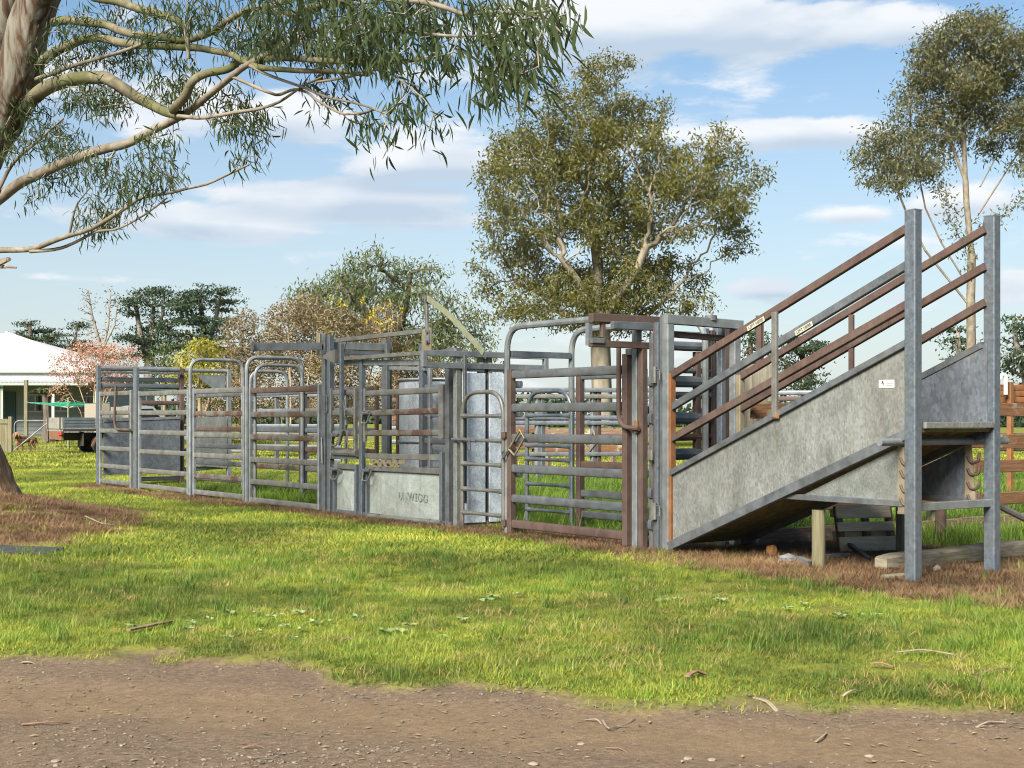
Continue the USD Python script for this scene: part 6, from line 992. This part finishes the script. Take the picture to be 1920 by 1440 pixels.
# leaf and bark crumbs on the track
flk = []
for q_ in range(3): flk.append(((np.array([[0, 0, 0], [.022, .006 + .002 * q_, .002], [.022, -.006, .003], [.05, .004 * q_, .001]]), np.array([[0, 2, 1], [1, 2, 3]])), (B_DARK, T_GREY, B_TWIG)[q_]))
x, y = scatter(9000, 4.6, 9.5); k = (road_mask(x, y) > .35) & (rng.uniform(0, 1, len(x)) < smooth(.35, .6, noise2(x, y, 1.2, 44)) * .55); x, y = x[k], y[k]
instancer("track_litter", flk, np.column_stack([x, y, ground_z(x, y) + .006]), rng.integers(0, 3, len(x)), rng.uniform(.3, 1.0, len(x)) ** 1.5, rng.uniform(0, 6.28, len(x)), "dry leaf and bark crumbs scattered over the dirt track", "leaf litter")
# bark strips and sticks
def strip(name, pts, w, m, lab, cat):
    P = np.array([GR(a, b) for a, b in pts]); P[:, 2] = ground_z(P[:, 0], P[:, 1]) + (.030 if road_mask(P[:, 0], P[:, 1]).mean() < .5 else .008); n_ = len(P); P[:, 2] += .012 * np.sin(np.arange(n_) * 2.1)
    single(name, MB().sweep(fillet(list(P), .05, 3), rect(w * .36, w / 8, .002), scale=None), m, lab, cat)
T_BARK = plain("curled_bark", (.16, .095, .06), .35, .8, 22); T_BARKG = plain("grey_curled_bark", (.19, .155, .115), .3, .8, 22)
for i, (pts, w, m, lab) in enumerate((([(1680, 1233), (1730, 1231), (1790, 1235)], .022, T_BARKG, "long straight grey stick lying in the lawn at the right"), ([(1632, 1254), (1655, 1255), (1675, 1257)], .03, T_BARK, "short red brown bark strip below the long stick"), ([(1288, 1280), (1305, 1272), (1322, 1270)], .04, T_BARK, "curled brown bark piece in the lawn right of centre"), ([(1415, 1303), (1440, 1312), (1458, 1320)], .03, T_BARKG, "dark bark piece at the lawn's edge"), ([(1580, 1310), (1596, 1306), (1612, 1300)], .018, T_BARKG, "thin pale twig at the lawn's edge, right of the dark bark piece"), ([(1820, 1280), (1835, 1290), (1845, 1300)], .018, T_BARK, "bent brown twig near the right edge"), ([(1830, 1275), (1870, 1265), (1905, 1258)], .014, T_BARK, "long thin twig near the right edge, above the bent one"), ([(1880, 1345), (1850, 1347), (1830, 1350)], .014, T_BARKG, "thin twig on the track at the right edge"), ([(240, 1188), (290, 1178), (320, 1168)], .05, T_BARK, "flat brown bark sheet in the lawn at the left"), ([(640, 1208), (655, 1205), (668, 1207)], .03, T_BARK, "small brown bark chip left of centre"), ([(160, 1000), (190, 1006), (215, 1004)], .03, T_BARKG, "grey bark pieces in the lawn near the mound"), ([(40, 1345), (95, 1342), (140, 1335)], .02, T_BARK, "dark stick lying on the track at the left"), ([(1130, 1335), (1140, 1355), (1170, 1340), (1190, 1332)], .014, T_BARKG, "forked pale twig on the track"), ([(1098, 1333), (1120, 1337), (1128, 1338)], .014, T_BARKG, "short pale twig left of the forked one"), ([(1530, 1373), (1545, 1365), (1550, 1355)], .014, T_BARKG, "small hooked twig on the track"), ([(1135, 1385), (1160, 1388), (1178, 1390)], .010, T_BARK, "thin brown twig on the tan wheel track"), ([(455, 1388), (480, 1387), (500, 1386)], .014, T_BARK, "dark twig on the track below the left half"), ([(40, 1234), (55, 1234), (68, 1233)], .022, T_BARKG, "pale bark flake at the track's edge, far left"))): strip("bark_strip" if w >= .03 else "twig", pts, w, m, lab, "bark" if w >= .03 else "twig")
# corrugated mat on the mound
a, b, c = GR(-60, 1046), GR(92, 1046), GR(95, 1030); z0 = float(ground_z(a[0] * .3 + b[0] * .7, b[1])[0]) + .05; mt = Thing("ribbed_mat", "dark ribbed plastic strip lying on the mound at the foot of the gum trunk", "plastic mat", [b[0], b[1], z0])
ay = np.array([0.1, 1, .06]); ay /= np.linalg.norm(ay)
for i in range(5): o = np.array([a[0], a[1], z0]) + ay * .075 * i; put(mt, "rib", MB().bar(o, o + np.array([b[0] - a[0] - .02 * (i % 2), .02, -.03]), .055, .035, .01), BLACK)

# repeats carry a group
for nm, gr in dict(rail_fence="steel rail panels of the cattle yard", far_rail_fence="steel yard panels further back", timber_rail_fence="low timber rail fences beyond the yard", race_bow="arched pipe bows over the race", gate_bow="square pipe bows of the gate section", yard_gate="gates of the cattle yard", gate_post="gate posts", pipe_gate="arched pipe gates", slide_gate="overhead slide gates of the race", end_frame="frames across the far end of the yard", pine_tree="dark pine trees beyond the yard", thicket_shrub="bare tawny thicket shrubs behind the yard", leafy_shrub="leafy garden shrubs", gum_tree="gum trees", stone="loose stones on the dirt track", twig="fallen twigs", bark_strip="fallen bark strips", steel_post="rusty steel posts behind the ramp").items():
    k = 0
    while (p_ := stage.GetPrimAtPath(f"/World/{nm}" + (f"_{k:03d}" if k else ""))): p_.SetCustomDataByKey("group", gr); k += 1
